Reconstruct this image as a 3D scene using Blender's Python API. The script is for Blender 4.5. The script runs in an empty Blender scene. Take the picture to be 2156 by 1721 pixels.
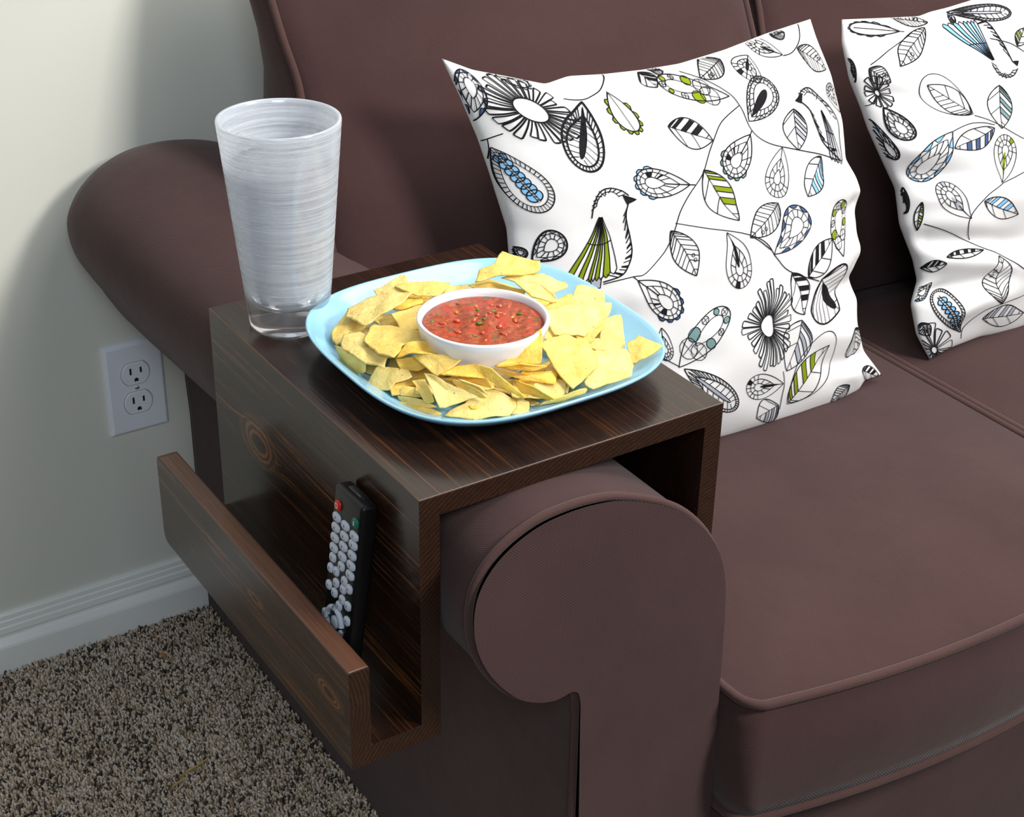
import bpy, bmesh, math, random
import numpy as np
from mathutils import Vector, Matrix
random.seed(7)
rng = np.random.default_rng(7)
SC = bpy.context.scene
COL = SC.collection

# ------------------------------------------------------------------ camera, world, lights, exposure
cam_d = bpy.data.cameras.new('camera'); cam = bpy.data.objects.new('camera', cam_d); COL.objects.link(cam)
cam.location = (-0.4997, -0.8803, 1.2788)
cam.rotation_mode = 'XYZ'; cam.rotation_euler = (1.0591840, -0.0169479, -0.5732092)
cam_d.sensor_fit = 'HORIZONTAL'; cam_d.sensor_width = 36.0; cam_d.lens = 3427.456/2156*36.0
cam_d.clip_start = 0.02; cam_d.clip_end = 50
SC.camera = cam
SC.view_settings.view_transform = 'Standard'; SC.view_settings.look = 'None'
SC.view_settings.gamma = 1.0; SC.view_settings.use_curve_mapping = False
SC.view_settings.exposure = 0.0
w = bpy.data.worlds.new('room_light'); SC.world = w; w.use_nodes = True
w.node_tree.nodes['Background'].inputs[0].default_value = (0.80, 0.90, 1.0, 1)
w.node_tree.nodes['Background'].inputs[1].default_value = 0.075

def area(name, loc, target, size, power, color, sy=None):
    d = bpy.data.lights.new(name, 'AREA'); d.energy = power; d.color = color
    d.shape = 'RECTANGLE' if sy else 'SQUARE'; d.size = size
    if sy: d.size_y = sy
    o = bpy.data.objects.new(name, d); COL.objects.link(o); o.location = loc
    o.rotation_euler = (Vector(target)-Vector(loc)).to_track_quat('-Z', 'Y').to_euler()
    return o
area('flash_bounce_light', (1.20, -1.58, 2.12), (0.35, 0.3, 0.5), 0.50, 58, (1.0, 0.95, 0.89))
area('ceiling_bounce_light', (1.10, -0.10, 2.25), (0.85, 0.12, 0.4), 1.3, 35, (1.0, 0.97, 0.93))
area('window_light', (-1.15, -2.1, 2.45), (-0.05, 0.7, 0.2), 1.2, 34, (0.80, 0.90, 1.0))

# ------------------------------------------------------------------ helpers
def lin(r, g, b):
    f = lambda c: (c/255/12.92) if c/255 <= .04045 else ((c/255+.055)/1.055)**2.4
    return (f(r), f(g), f(b), 1)

def empty(name, loc=(0, 0, 0), label=None, cat=None, group=None):
    o = bpy.data.objects.new(name, None); COL.objects.link(o); o.location = loc
    o.empty_display_size = .02
    return tag(o, label, cat, group)

def tag(o, label=None, cat=None, group=None, kind=None):
    if label: o['label'] = label
    if cat: o['category'] = cat
    if group: o['group'] = group
    if kind: o['kind'] = kind
    return o

def mesh(name, verts, faces, mat, parent=None, smooth=True, mats=None, fmat=None):
    me = bpy.data.meshes.new(name)
    if isinstance(verts, np.ndarray): verts = verts.reshape(-1, 3).tolist()
    if parent is not None:
        p = parent.location if parent.parent is None else parent.parent.location + parent.location
        verts = [(v[0]-p[0], v[1]-p[1], v[2]-p[2]) for v in verts]
    me.from_pydata(verts, [], faces if isinstance(faces, list) else faces.tolist())
    for m in (mats or [mat]): me.materials.append(m)
    if fmat is not None: me.polygons.foreach_set('material_index', fmat)
    if smooth: me.polygons.foreach_set('use_smooth', [True]*len(me.polygons))
    me.update()
    o = bpy.data.objects.new(name, me); COL.objects.link(o)
    if parent is not None: o.parent = parent
    return o

def grid_faces(nu, nv, wrap_u=False, wrap_v=False, off=0, flip=False):
    i = np.arange(nu if wrap_u else nu-1)[:, None]; j = np.arange(nv if wrap_v else nv-1)[None, :]
    i2 = (i+1) % nu; j2 = (j+1) % nv
    f = np.stack([i*nv+j+0*j, i2*nv+j, i2*nv+j2, i*nv+j2+0*j], -1).reshape(-1, 4)+off
    return f[:, ::-1] if flip else f

def lathe(profile, c, n=64):
    """profile [(r,z)] -> verts, faces"""
    p = np.array(profile); a = np.linspace(0, 2*math.pi, n, endpoint=False)
    V = np.stack([c[0]+p[:, None, 0]*np.cos(a), c[1]+p[:, None, 0]*np.sin(a), c[2]+p[:, None, 1]+0*a], -1)
    return V.reshape(-1, 3), grid_faces(len(p), n, wrap_v=True, flip=True)

def sweep(path, r, n=8, closed=False):
    P = np.asarray(path, float)
    if closed: T = np.roll(P, -1, 0)-np.roll(P, 1, 0)
    else: T = np.gradient(P, axis=0)
    T /= np.linalg.norm(T, axis=1)[:, None]+1e-12
    up = np.array([0, 0, 1.]); N = np.zeros_like(P)
    x = np.cross(T[0], up)
    if np.linalg.norm(x) < .1: x = np.cross(T[0], [1, 0, 0])
    x /= np.linalg.norm(x)
    for k in range(len(P)):
        x = x-T[k]*(x@T[k]); x /= np.linalg.norm(x); N[k] = x
    Bn = np.cross(T, N); a = np.linspace(0, 2*math.pi, n, endpoint=False)
    rr = np.broadcast_to(np.asarray(r, float), (len(P),))[:, None, None]
    V = P[:, None]+rr*(np.cos(a)[None, :, None]*N[:, None]+np.sin(a)[None, :, None]*Bn[:, None])
    return V.reshape(-1, 3), grid_faces(len(P), n, wrap_u=closed, wrap_v=True)

def smooth_path(pts, per=6, closed=False):
    p = np.asarray(pts, float); n = len(p); out = []
    rngk = range(n if closed else n-1)
    for k in rngk:
        if closed: a, b, c, d = p[(k-1) % n], p[k], p[(k+1) % n], p[(k+2) % n]
        else: a, b, c, d = p[max(k-1, 0)], p[k], p[k+1], p[min(k+2, n-1)]
        for t in np.linspace(0, 1, per, endpoint=False):
            out.append(.5*(2*b+(c-a)*t+(2*a-5*b+4*c-d)*t*t+(3*b-a-3*c+d)*t**3))
    if not closed: out.append(p[-1])
    return np.array(out)

def box(name, lo, hi, mat, parent=None, bevel=.0015, seg=2, edge_mat=None, vround=None, top_only=False):
    """bevelled board; edge_mat colours the worn arrises"""
    bm = bmesh.new()
    vs = [bm.verts.new((x, y, z)) for x in (lo[0], hi[0]) for y in (lo[1], hi[1]) for z in (lo[2], hi[2])]
    for f in ((0, 1, 3, 2), (4, 6, 7, 5), (0, 4, 5, 1), (2, 3, 7, 6), (0, 2, 6, 4), (1, 5, 7, 3)):
        bm.faces.new([vs[i] for i in f])
    bm.normal_update()
    if vround:
        es = [e for e in bm.edges if vround[0](e)]
        bmesh.ops.bevel(bm, geom=es, offset=vround[1], segments=5, affect='EDGES', profile=.5)
    es = [e for e in bm.edges if e.is_manifold and e.calc_face_angle(0) > .6]
    if top_only: es = [e for e in es if min(v.co.z for v in e.verts) > hi[2]-1e-5]
    if bevel: bmesh.ops.bevel(bm, geom=es, offset=bevel, segments=seg, affect='EDGES', profile=.5, material=1 if edge_mat else -1)
    off = Vector((0, 0, 0)) if parent is None else Vector(parent.location) + (Vector(parent.parent.location) if parent.parent else Vector((0, 0, 0)))
    bmesh.ops.translate(bm, verts=bm.verts, vec=-off)
    me = bpy.data.meshes.new(name); bm.to_mesh(me); bm.free()
    me.materials.append(mat)
    if edge_mat: me.materials.append(edge_mat)
    o = bpy.data.objects.new(name, me); COL.objects.link(o)
    if parent is not None: o.parent = parent
    return o

# node helpers
class NT:
    def __init__(s, name):
        s.m = bpy.data.materials.new(name); s.m.use_nodes = True; s.t = s.m.node_tree
        s.b = s.t.nodes['Principled BSDF']; s.out = s.t.nodes['Material Output']
        s.co = s.t.nodes.new('ShaderNodeTexCoord')
    def n(s, typ, **k):
        o = s.t.nodes.new(typ)
        for a, v in k.items(): setattr(o, a, v)
        return o
    def l(s, a, b): s.t.links.new(a, b)
    def mapping(s, scale=(1, 1, 1), loc=(0, 0, 0), rot=(0, 0, 0), src=None):
        mp = s.n('ShaderNodeMapping'); mp.inputs['Scale'].default_value = scale
        mp.inputs['Location'].default_value = loc; mp.inputs['Rotation'].default_value = rot
        s.l(src or s.co.outputs['Object'], mp.inputs['Vector']); return mp.outputs[0]
    def noise(s, vec, scale, detail=3, rough=.5, dist=0):
        o = s.n('ShaderNodeTexNoise'); o.inputs['Scale'].default_value = scale; o.inputs['Detail'].default_value = detail
        o.inputs['Roughness'].default_value = rough; o.inputs['Distortion'].default_value = dist
        s.l(vec, o.inputs['Vector']); return o.outputs['Fac']
    def ramp(s, fac, stops):
        r = s.n('ShaderNodeValToRGB'); e = r.color_ramp.elements
        while len(e) < len(stops): e.new(.5)
        for k, (p, c) in enumerate(stops): e[k].position = p; e[k].color = c if len(c) == 4 else (*c, 1)
        s.l(fac, r.inputs[0]); return r.outputs[0]
    def math(s, op, a, b=None, clamp=False):
        o = s.n('ShaderNodeMath', operation=op, use_clamp=clamp)
        for k, v in enumerate((a, b)):
            if v is None: continue
            if isinstance(v, (int, float)): o.inputs[k].default_value = v
            else: s.l(v, o.inputs[k])
        return o.outputs[0]
    def mix(s, fac, a, b, blend='MIX'):
        o = s.n('ShaderNodeMix', data_type='RGBA', blend_type=blend)
        for key, v in ((0, fac), (6, a), (7, b)):
            if isinstance(v, (int, float, tuple)): o.inputs[key].default_value = v
            else: s.l(v, o.inputs[key])
        return o.outputs[2]
    def bump(s, h, strength, dist=.001, prev=None):
        o = s.n('ShaderNodeBump'); o.inputs['Strength'].default_value = strength; o.inputs['Distance'].default_value = dist
        s.l(h, o.inputs['Height'])
        if prev: s.l(prev, o.inputs['Normal'])
        return o.outputs[0]
    def set(s, **k):
        names = dict(color='Base Color', rough='Roughness', normal='Normal', spec='Specular IOR Level', metal='Metallic',
                     trans='Transmission Weight', ior='IOR', coat='Coat Weight', coatr='Coat Roughness', sheen='Sheen Weight',
                     sss='Subsurface Weight', alpha='Alpha', sheenr='Sheen Roughness')
        for a, v in k.items():
            i = s.b.inputs[names[a]]
            if isinstance(v, (int, float, tuple)): i.default_value = v
            else: s.l(v, i)
        return s.m

def plain(name, color, rough=.5, **k):
    return NT(name).set(color=color, rough=rough, **k)

def fabric(name, base, dark, scale=1):
    t = NT(name); o = t.co.outputs['Object']
    big = t.noise(o, 9, 3)
    fine = t.noise(t.mapping((1, 1, 1)), 700, 2)
    wv = t.n('ShaderNodeTexWave', wave_type='BANDS', bands_direction='DIAGONAL'); wv.inputs['Scale'].default_value = 230*scale
    wv.inputs['Distortion'].default_value = .6; wv.inputs['Detail'].default_value = 1; wv.inputs['Detail Scale'].default_value = 3
    t.l(o, wv.inputs['Vector'])
    c = t.mix(t.ramp(big, [(.3, (0, 0, 0)), (.7, (1, 1, 1))]), dark, base)
    c = t.mix(t.math('MULTIPLY', fine, .5), c, t.mix(1.0, c, (1.5, 1.45, 1.45, 1), 'MULTIPLY'))
    c = t.mix(t.math('MULTIPLY', wv.outputs['Fac'], .27), c, (base[0]*.45, base[1]*.45, base[2]*.45, 1))
    h = t.math('ADD', t.math('MULTIPLY', wv.outputs['Fac'], .7), fine)
    nrm = t.bump(h, .35, .0006)
    nrm = t.bump(t.noise(o, 22, 3), .12, .01, nrm)
    return t.set(color=c, rough=.95, spec=.12, normal=nrm, sheen=.12, sheenr=.5)

M_SOFA = fabric('brown_twill', (.061, .032, .0308, 1), (.049, .0255, .0252, 1))
M_SOFA_PIPE = fabric('brown_piping_cloth', (.076, .041, .037, 1), (.064, .034, .032, 1), 1.3)

def wood(name, dark, mid, hi, amount=.5, axis='y', seed=0., rough=.24, knots=(), coatk=.12):
    t = NT(name)
    o = t.co.outputs['Object']
    # knots swirl the grain coordinate
    sep = t.n('ShaderNodeSeparateXYZ'); t.l(o, sep.inputs[0])
    g_across = {'y': (1, 2), 'x': (1, 2), 'z': (0, 1)}[axis]
    knotmask = None; warp = None
    for (kc, kr, stretch) in knots:
        v = t.n('ShaderNodeVectorMath', operation='SUBTRACT'); t.l(o, v.inputs[0]); v.inputs[1].default_value = kc
        v2 = t.n('ShaderNodeVectorMath', operation='MULTIPLY'); t.l(v.outputs[0], v2.inputs[0]); v2.inputs[1].default_value = stretch
        ln = t.n('ShaderNodeVectorMath', operation='LENGTH'); t.l(v2.outputs[0], ln.inputs[0])
        d = t.math('DIVIDE', ln.outputs['Value'], kr)
        fall = t.math('POWER', 2.718, t.math('MULTIPLY', t.math('MULTIPLY', d, d), -.6))
        s2 = t.n('ShaderNodeSeparateXYZ'); t.l(v2.outputs[0], s2.inputs[0])
        wz = t.math('MULTIPLY', fall, t.math('MULTIPLY', t.math('SIGN', s2.outputs[2]), kr*.9))
        warp = wz if warp is None else t.math('ADD', warp, wz)
        ring = t.math('SUBTRACT', t.math('ADD', .88, t.math('MULTIPLY', t.noise(o, 75, 2), .24)), t.math('MULTIPLY', d, .55), True)
        knotmask = ring if knotmask is None else t.math('MAXIMUM', knotmask, ring)
    vec = o
    if warp is not None:
        cmb = t.n('ShaderNodeCombineXYZ'); t.l(sep.outputs[0], cmb.inputs[0]); t.l(sep.outputs[1], cmb.inputs[1])
        t.l(t.math('SUBTRACT', sep.outputs[2], warp), cmb.inputs[2]); vec = cmb.outputs[0]
    st = {'y': (1, .018, 1), 'x': (.018, 1, 1), 'z': (1, 1, .018)}[axis]
    st2 = {'y': (1, .07, 1), 'x': (.07, 1, 1), 'z': (1, 1, .07)}[axis]
    a = t.noise(t.mapping(st, (seed, seed, seed), src=vec), 330, 4, .6, .2)
    b = t.noise(t.mapping(st2, (seed+3, seed, seed), src=vec), 38, 3, .55, .6)
    cgr = t.noise(t.mapping(st, (seed+9, seed, seed), src=vec), 640, 2, .5)
    streak = t.ramp(t.math('ADD', t.math('MULTIPLY', a, .8), t.math('MULTIPLY', b, .2)),
                    [(.50, (0, 0, 0)), (.57, (.22, .22, .22)), (.63, (1, 1, 1))])
    patch = t.ramp(t.noise(t.mapping(st2, (seed+5, 0, 0), src=vec), 14, 2), [(.38, (.15, .15, .15)), (.66, (1, 1, 1))])
    f = t.math('MULTIPLY', streak, patch)
    sn = t.n('ShaderNodeSeparateXYZ'); t.l(t.co.outputs['Normal'], sn.inputs[0])
    f = t.math('MULTIPLY', f, t.math('SUBTRACT', 1.0, t.math('MULTIPLY', t.math('ABSOLUTE', sn.outputs[1]), .85)))
    c = t.mix(t.ramp(b, [(.25, (0, 0, 0)), (.78, (1, 1, 1))]), dark, mid)
    c = t.mix(t.math('MULTIPLY', f, amount), c, hi)
    c = t.mix(t.math('MULTIPLY', t.ramp(cgr, [(.5, (0, 0, 0)), (.62, (1, 1, 1))]), .45), c, (dark[0]*.6, dark[1]*.6, dark[2]*.6, 1))
    if knotmask is not None:
        rings = t.n('ShaderNodeTexWave', wave_type='BANDS', bands_direction='X'); rings.inputs['Scale'].default_value = 1.3
        rings.inputs['Distortion'].default_value = 1.0
        cm = t.n('ShaderNodeCombineXYZ'); t.l(t.math('MULTIPLY', knotmask, 1.1), cm.inputs[0]); t.l(rings.inputs[0].links[0].from_socket if rings.inputs[0].links else cm.outputs[0], rings.inputs['Vector'])
        kc_ = t.mix(rings.outputs['Fac'], (hi[0]*.55, hi[1]*.6, hi[2]*.6, 1), (mid[0]*1.1, mid[1]*1.1, mid[2], 1))
        kc_ = t.mix(t.ramp(knotmask, [(.70, (0, 0, 0)), (.82, (1, 1, 1))]), kc_, (dark[0], dark[1], dark[2], 1))
        c = t.mix(t.math('MULTIPLY', t.ramp(knotmask, [(.10, (0, 0, 0)), (.42, (1, 1, 1))]), .92), c, kc_)
    nrm = t.bump(t.math('ADD', a, cgr), .10, .0006)
    r = t.math('ADD', t.math('MULTIPLY', b, .10), rough-.05)
    return t.set(color=c, rough=r, normal=nrm, spec=.42, coat=coatk, coatr=.12)

DK, MD, HI = (.0120, .0052, .0034, 1), (.027, .0110, .0058, 1), (.27, .090, .024, 1)
M_TOP = wood('dark_stained_pine', DK, MD, HI, .42, 'y', 0)
M_SIDE = wood('dark_stained_pine_side', DK, (.036, .0145, .0075, 1), (.46, .17, .05, 1), .7, 'y', 4.1, knots=[((-.1441, .098, .134), .016, (0, .62, 1))])
M_RSIDE = wood('dark_stained_pine_end', DK, MD, (.14,.05,.016,1), .3, 'x', 8.3)
M_LIP = wood('dark_stained_pine_lip', DK, (.038, .0155, .0080, 1), (.44, .165, .05, 1), .7, 'y', 12.7, knots=[((-.2073, -.155, .052), .007, (0, .4, 1)), ((-.2073, -.02, .060), .004, (0, .3, 1))])
M_LEDGE = wood('dark_stained_pine_ledge', DK, (.022, .009, .005, 1), HI, .75, 'y', 17.2)
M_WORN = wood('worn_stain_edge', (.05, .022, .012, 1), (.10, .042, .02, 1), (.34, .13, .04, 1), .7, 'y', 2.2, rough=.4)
M_LIPTOP = wood('lit_red_brown_sawn_edge', (.09, .034, .017, 1), (.15, .058, .029, 1), (.30, .13, .06, 1), .6, 'y', 3.7, rough=.36)

def endgrain(name, centre, freq):
    t = NT(name)
    wv = t.n('ShaderNodeTexWave', wave_type='RINGS', rings_direction='Y'); wv.inputs['Scale'].default_value = freq
    wv.inputs['Distortion'].default_value = 3.0; wv.inputs['Detail'].default_value = 2; wv.inputs['Detail Scale'].default_value = 1.5
    t.l(t.mapping((1, 0, 1), (-centre[0], 0, -centre[1])), wv.inputs['Vector'])
    f = t.ramp(wv.outputs['Fac'], [(.72, (0, 0, 0)), (.97, (1, 1, 1))])
    f = t.math('MULTIPLY', f, t.noise(t.co.outputs['Object'], 60, 2))
    c = t.mix(t.noise(t.co.outputs['Object'], 180, 3), DK, (.030, .0125, .0068, 1))
    c = t.mix(t.math('MULTIPLY', f, .22), c, (.24, .09, .026, 1))
    return t.set(color=c, rough=.38, spec=.4)
M_END_LIP = endgrain('end_grain_lip', (-.275, .060), 95)
M_END = endgrain('end_grain_boards', (.30, -.35), 85)

# wall, trim, floor
def wallmat():
    t = NT('painted_drywall'); o = t.co.outputs['Object']
    c = t.mix(t.noise(o, 6, 2), lin(219, 221, 211), lin(224, 225, 215))
    return t.set(color=c, rough=.75, spec=.3, normal=t.bump(t.noise(o, 320, 3), .05, .001))
M_WALL = wallmat()
M_TRIM = plain('white_trim_paint', lin(246, 247, 243), .35)
M_PLASTIC = plain('white_outlet_plastic', lin(234, 239, 248), .32)
M_SLOT = plain('slot_dark', (.01, .01, .01, 1), .6)
PILLOW_A = {'origin': (0, 0.29, 0.392), 'a': (1.0, 0, 0), 'b': (0.0, 0.32314, 0.94635), 'tf': 0.058, 'tb': 0.05, 'folds': [(1, 0.5, 0.8, 0.55, -0.012, 0.03), (1, 0.4, 0.82, 0.42, 0.008, 0.03), (1, 0.28, 0.78, 0.36, -0.012, 0.03), (1, 0.16, 0.75, 0.24, 0.008, 0.03), (1, 0.08, 0.8, 0.15, -0.012, 0.025), (0.98, 0.0, 0.85, 0.1, 0.01, 0.03), (0, 0.36, 0.2, 0.4, -0.01, 0.03), (0, 0.28, 0.22, 0.3, 0.006, 0.03), (0, 0.2, 0.25, 0.25, -0.008, 0.03), (0.24, 1, 0.2, 0.85, -0.01, 0.05), (0.25, 0.45, 0.55, 0.52, 0.003, 0.04), (0.3, 0.22, 0.6, 0.3, -0.004, 0.05), (0.05, 0.9, 0.2, 0.8, 0.006, 0.04), (0.9, 0.9, 0.75, 0.8, 0.004, 0.05)], 'top': [(0.2766, 0.4385), (0.3083, 0.4229), (0.3491, 0.4098), (0.3882, 0.3967), (0.4165, 0.4003), (0.459, 0.3957), (0.5067, 0.3927), (0.5555, 0.3917), (0.6171, 0.397), (0.678, 0.4059), (0.7418, 0.4124)], 'right': [(0.7883, -0.0047), (0.7622, 0.0332), (0.7552, 0.0654), (0.7595, 0.0941), (0.7499, 0.1229), (0.7676, 0.1479), (0.7666, 0.1657), (0.7709, 0.1939), (0.7828, 0.2146), (0.7768, 0.2331), (0.7642, 0.2554), (0.767, 0.2972), (0.76, 0.349), (0.7501, 0.3807), (0.7418, 0.4124)], 'bottom': [(0.335, 0.0), (0.42, -0.003), (0.5451, -0.0154), (0.591, -0.0169), (0.6464, -0.0201), (0.7033, -0.0199), (0.7479, -0.0127), (0.7581, -0.0045), (0.7883, -0.0047)], 'left': [(0.335, 0.0), (0.322, 0.06), (0.318, 0.12), (0.3158, 0.2347), (0.3188, 0.2653), (0.3091, 0.3222), (0.3018, 0.3581), (0.2897, 0.3993), (0.2766, 0.4385)]}
PILLOW_B = {'origin': (0, 0.31, 0.392), 'a': (1.0, 0, 0), 'b': (0.0, 0.32314, 0.94635), 'tf': 0.058, 'tb': 0.05, 'folds': [(0, 0.36, 0.3, 0.3, -0.014, 0.03), (0, 0.3, 0.28, 0.22, 0.012, 0.03), (0.02, 0.2, 0.25, 0.2, -0.014, 0.03), (0.1, 0.12, 0.3, 0.15, 0.008, 0.03), (0, 0.55, 0.2, 0.52, -0.008, 0.03), (0.02, 0.62, 0.2, 0.6, 0.006, 0.03), (0, 0.48, 0.18, 0.45, 0.006, 0.025), (0, 0.93, 0.3, 0.9, -0.01, 0.03), (0.02, 0.8, 0.18, 0.75, -0.008, 0.03), (0.3, 0.45, 0.6, 0.6, 0.006, 0.05), (0.25, 0.3, 0.6, 0.4, -0.006, 0.05)], 'left': [(0.8843, -0.0176), (0.8676, 0.016), (0.8651, 0.054), (0.8805, 0.079), (0.8773, 0.1063), (0.8626, 0.1505), (0.862, 0.1941), (0.8437, 0.2355), (0.8286, 0.2706), (0.8206, 0.2965), (0.8073, 0.3305), (0.8006, 0.3726), (0.8046, 0.3985)], 'top': [(0.8046, 0.3985), (0.8607, 0.3924), (0.924, 0.386), (0.9414, 0.3886), (0.9704, 0.3897), (1.0065, 0.3926), (1.1036, 0.4026), (1.22, 0.4146), (1.31, 0.4326)], 'bottom': [(0.8843, -0.0176), (0.9149, -0.0126), (0.967, -0.0102), (1.0236, -0.0169), (1.0503, -0.0165), (1.2, 0.0), (1.36, 0.0)], 'right': [(1.36, 0.0), (1.33, 0.1), (1.31, 0.22), (1.305, 0.34), (1.31, 0.4326)]}
PRINT_A = [[["drop",[2,367],[21,423],30,"cells","navy",1],["daisy",[71,390],[17,380],39,"bold","",26],["drop",[142,403],[91,329],48,"ladderseed","black",2],["drop",[176,416],[178,360],39,"scallop","olive",1],["leaf",[223,366],[270,345],35,"stripe","black",1],["drop",[6,340],[40,281],55,"beads","sky",1],["drop",[226,302],[149,311],40,"scalloprings","sky",1],["leaf",[243,316],[269,256],41,"stripe","olive",1],["drop",[326,346],[273,306],41,"scalloprings","teal",1],["drop",[328,356],[386,388],42,"cellseed","grey",1],["leaf",[398,353],[388,311],40,"stripe","grey",1],["drop",[363,320],[334,273],41,"rings","",1],["leaf",[428,294],[382,261],32,"stripe","sky",1],["leaf",[334,265],[276,235],30,"vein","",1],["drop",[316,210],[368,249],50,"cells","navy",1],["leaf",[175,255],[201,204],33,"vein","",1],["drop",[248,245],[267,183],40,"rings","black",1],["drop",[119,213],[176,164],44,"scalloprings","navy",1],["drop",[16,228],[47,255],31,"cells","grey",2],["drop",[171,105],[243,162],43,"circles","teal",1],["daisy",[307,132],[295,86],25,"fine","",30],["bigleaf",[328,31],[419,92],64,"stripe","olive",1],["drop",[327,60],[266,66],35,"rings","black",1],["leaf",[365,126],[334,74],50,"stripe","grey",1],["leaf",[396,165],[438,115],73,"seed","black",2],["leaf",[344,184],[372,131],34,"stripe","black",1],["leaf",[373,173],[420,202],33,"stripe","black",1],["drop",[436,178],[434,240],42,"circles","olive",1],["drop",[383,418],[358,398],37,"rings","black",1],["leaf",[347,423],[305,411],22,"vein","",1],["drop",[322,386],[251,415],32,"circles","olive",1],["leaf",[239,427],[245,409],26,"stripe","black",1],["drop",[426,406],[396,430],25,"rings","black",1],["leaf",[452,407],[484,375],30,"vein","",1],["leaf",[314,33],[274,23],38,"stripe","grey",1],["drop",[178,102],[250,47],38,"ladderseed","grey",1],["drop",[150,153],[159,115],24,"rings","sky",1],["leaf",[467,80],[472,46],46,"vein","",1],["leaf",[464,23],[494,-1],24,"stripe","black",1],["drop",[488,326],[476,360],22,"rings","",1],["drop",[1,240],[11,231],12,"cells","grey",1],["drop",[52,426],[98,427],27,"scallop","grey",1],["leaf",[433,22],[398,12],24,"vein","",1],["leaf",[256,430],[269,425],13,"vein","",1],["leaf",[431,426],[451,426],12,"vein","",1]],[[[1,346],[12,352],[24,358]],[[198,430],[183,420],[167,410],[151,405],[140,406],[128,411]],[[326,374],[292,362],[266,340],[241,313],[215,292],[187,263],[161,232],[136,215],[119,213],[84,205]],[[185,263],[220,254],[266,242],[300,225],[320,205],[340,187],[392,164]],[[287,422],[308,409],[324,389],[327,373],[326,347],[342,330],[378,315],[426,297],[472,276]],[[478,429],[464,414],[441,405],[426,405]],[[328,75],[328,56],[314,26]],[[6,349],[4,337],[-2,316]],[[278,236],[311,215]],[[171,106],[158,114],[148,120]]],[{"outline":[[86,275],[94,292],[105,305],[119,310],[130,307],[137,300]],"beak":[[130,302],[145,294],[132,292]],"wing":[[98,282],[84,270],[68,248],[55,227],[47,214],[58,211],[69,211],[82,213],[94,218],[100,222],[99,243],[98,262]],"breast":[[134,293],[127,281],[123,258],[122,241],[115,225],[105,214],[84,207]],"tail":[[71,209],[71,201],[80,201],[83,212]],"col":"olive","top":[98,281],"fan":[[47,214],[58,211],[69,211],[76,212],[85,214],[101,222]],"cap":[[90,284],[96,295],[108,305],[123,308],[131,301]]},{"outline":[[412,362],[423,367],[437,365],[453,351],[467,336],[474,320],[471,299],[473,277]],"beak":[[420,364],[405,360],[414,355]],"wing":[[430,343],[431,329],[440,308],[470,276],[501,283],[467,314],[458,333],[447,343]],"breast":[[414,356],[426,344],[430,327],[437,306],[466,279]],"tail":[],"col":"grey","top":[447,342],"fan":[[445,291],[456,284],[470,276]],"cap":[[415,364],[427,366],[444,357],[462,339],[471,321]]}]]
PRINT_B = [[["leaf",[108,415],[57,372],24,"vein","",1],["bigleaf",[121,304],[73,351],58,"stripe","",1],["leaf",[174,329],[156,277],40,"stripe","teal",1],["leaf",[144,280],[76,262],27,"stripe","navy",1],["drop",[84,284],[17,228],39,"cells","sky",1],["drop",[126,210],[161,267],39,"rings","olive",1],["drop",[74,171],[38,217],35,"rings","grey",1],["leaf",[95,190],[147,167],27,"stripe","sky",1],["leaf",[113,52],[102,116],39,"vein","",1],["leaf",[87,34],[158,31],33,"stripe","grey",1],["drop",[51,24],[25,85],33,"beads","sky",1],["daisy",[10,11],[15,46],10,"fine","",13],["drop",[11,100],[2,79],22,"cells","sky",1],["daisy",[20,343],[5,356],8,"fine","",12],["leaf",[18,373],[38,354],23,"vein","",1],["drop",[17,324],[31,281],30,"cells","grey",2],["drop",[1,314],[7,258],13,"cells","sky",1],["drop",[2,359],[1,387],8,"cells","navy",1],["drop",[86,411],[6,421],20,"scallop","grey",1],["drop",[151,425],[242,404],23,"ladderseed","grey",1],["leaf",[228,365],[248,382],16,"stripe","olive",1],["leaf",[15,201],[9,168],8,"stripe","olive",1],["leaf",[24,128],[80,126],10,"stripe","black",1],["drop",[3,221],[2,190],6,"cells","black",1],["leaf",[2,120],[22,121],14,"stripe","black",1],["leaf",[4,52],[11,33],13,"vein","",1],["leaf",[71,429],[117,421],16,"vein","",1],["leaf",[155,413],[148,421],10,"stripe","black",1]],[[[21,377],[59,394],[87,410]],[[122,302],[153,283],[185,256]],[[127,209],[97,194],[69,167],[70,142]],[[16,175],[53,152],[80,129],[104,118],[143,94]],[[51,13],[58,31],[94,48],[155,57]],[[84,284],[116,293],[146,284]],[[127,209],[164,216]],[[192,384],[219,371],[234,356]],[[2,329],[8,331],[19,341]]],[{"outline":[[178,355],[181,342],[191,335],[203,334],[214,340]],"beak":[[211,350],[220,348],[215,343]],"wing":[[134,411],[139,400],[154,385],[166,370],[185,355],[189,371],[182,391],[182,405],[159,409]],"breast":[[211,349],[210,368],[205,386],[199,401],[183,411]],"tail":[[154,411],[149,423],[162,423]],"col":"sky","top":[185,356],"fan":[[134,411],[150,410],[164,408],[174,406],[183,405]],"cap":[[211,340],[200,335],[188,337],[181,344],[180,357]]}]]
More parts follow.
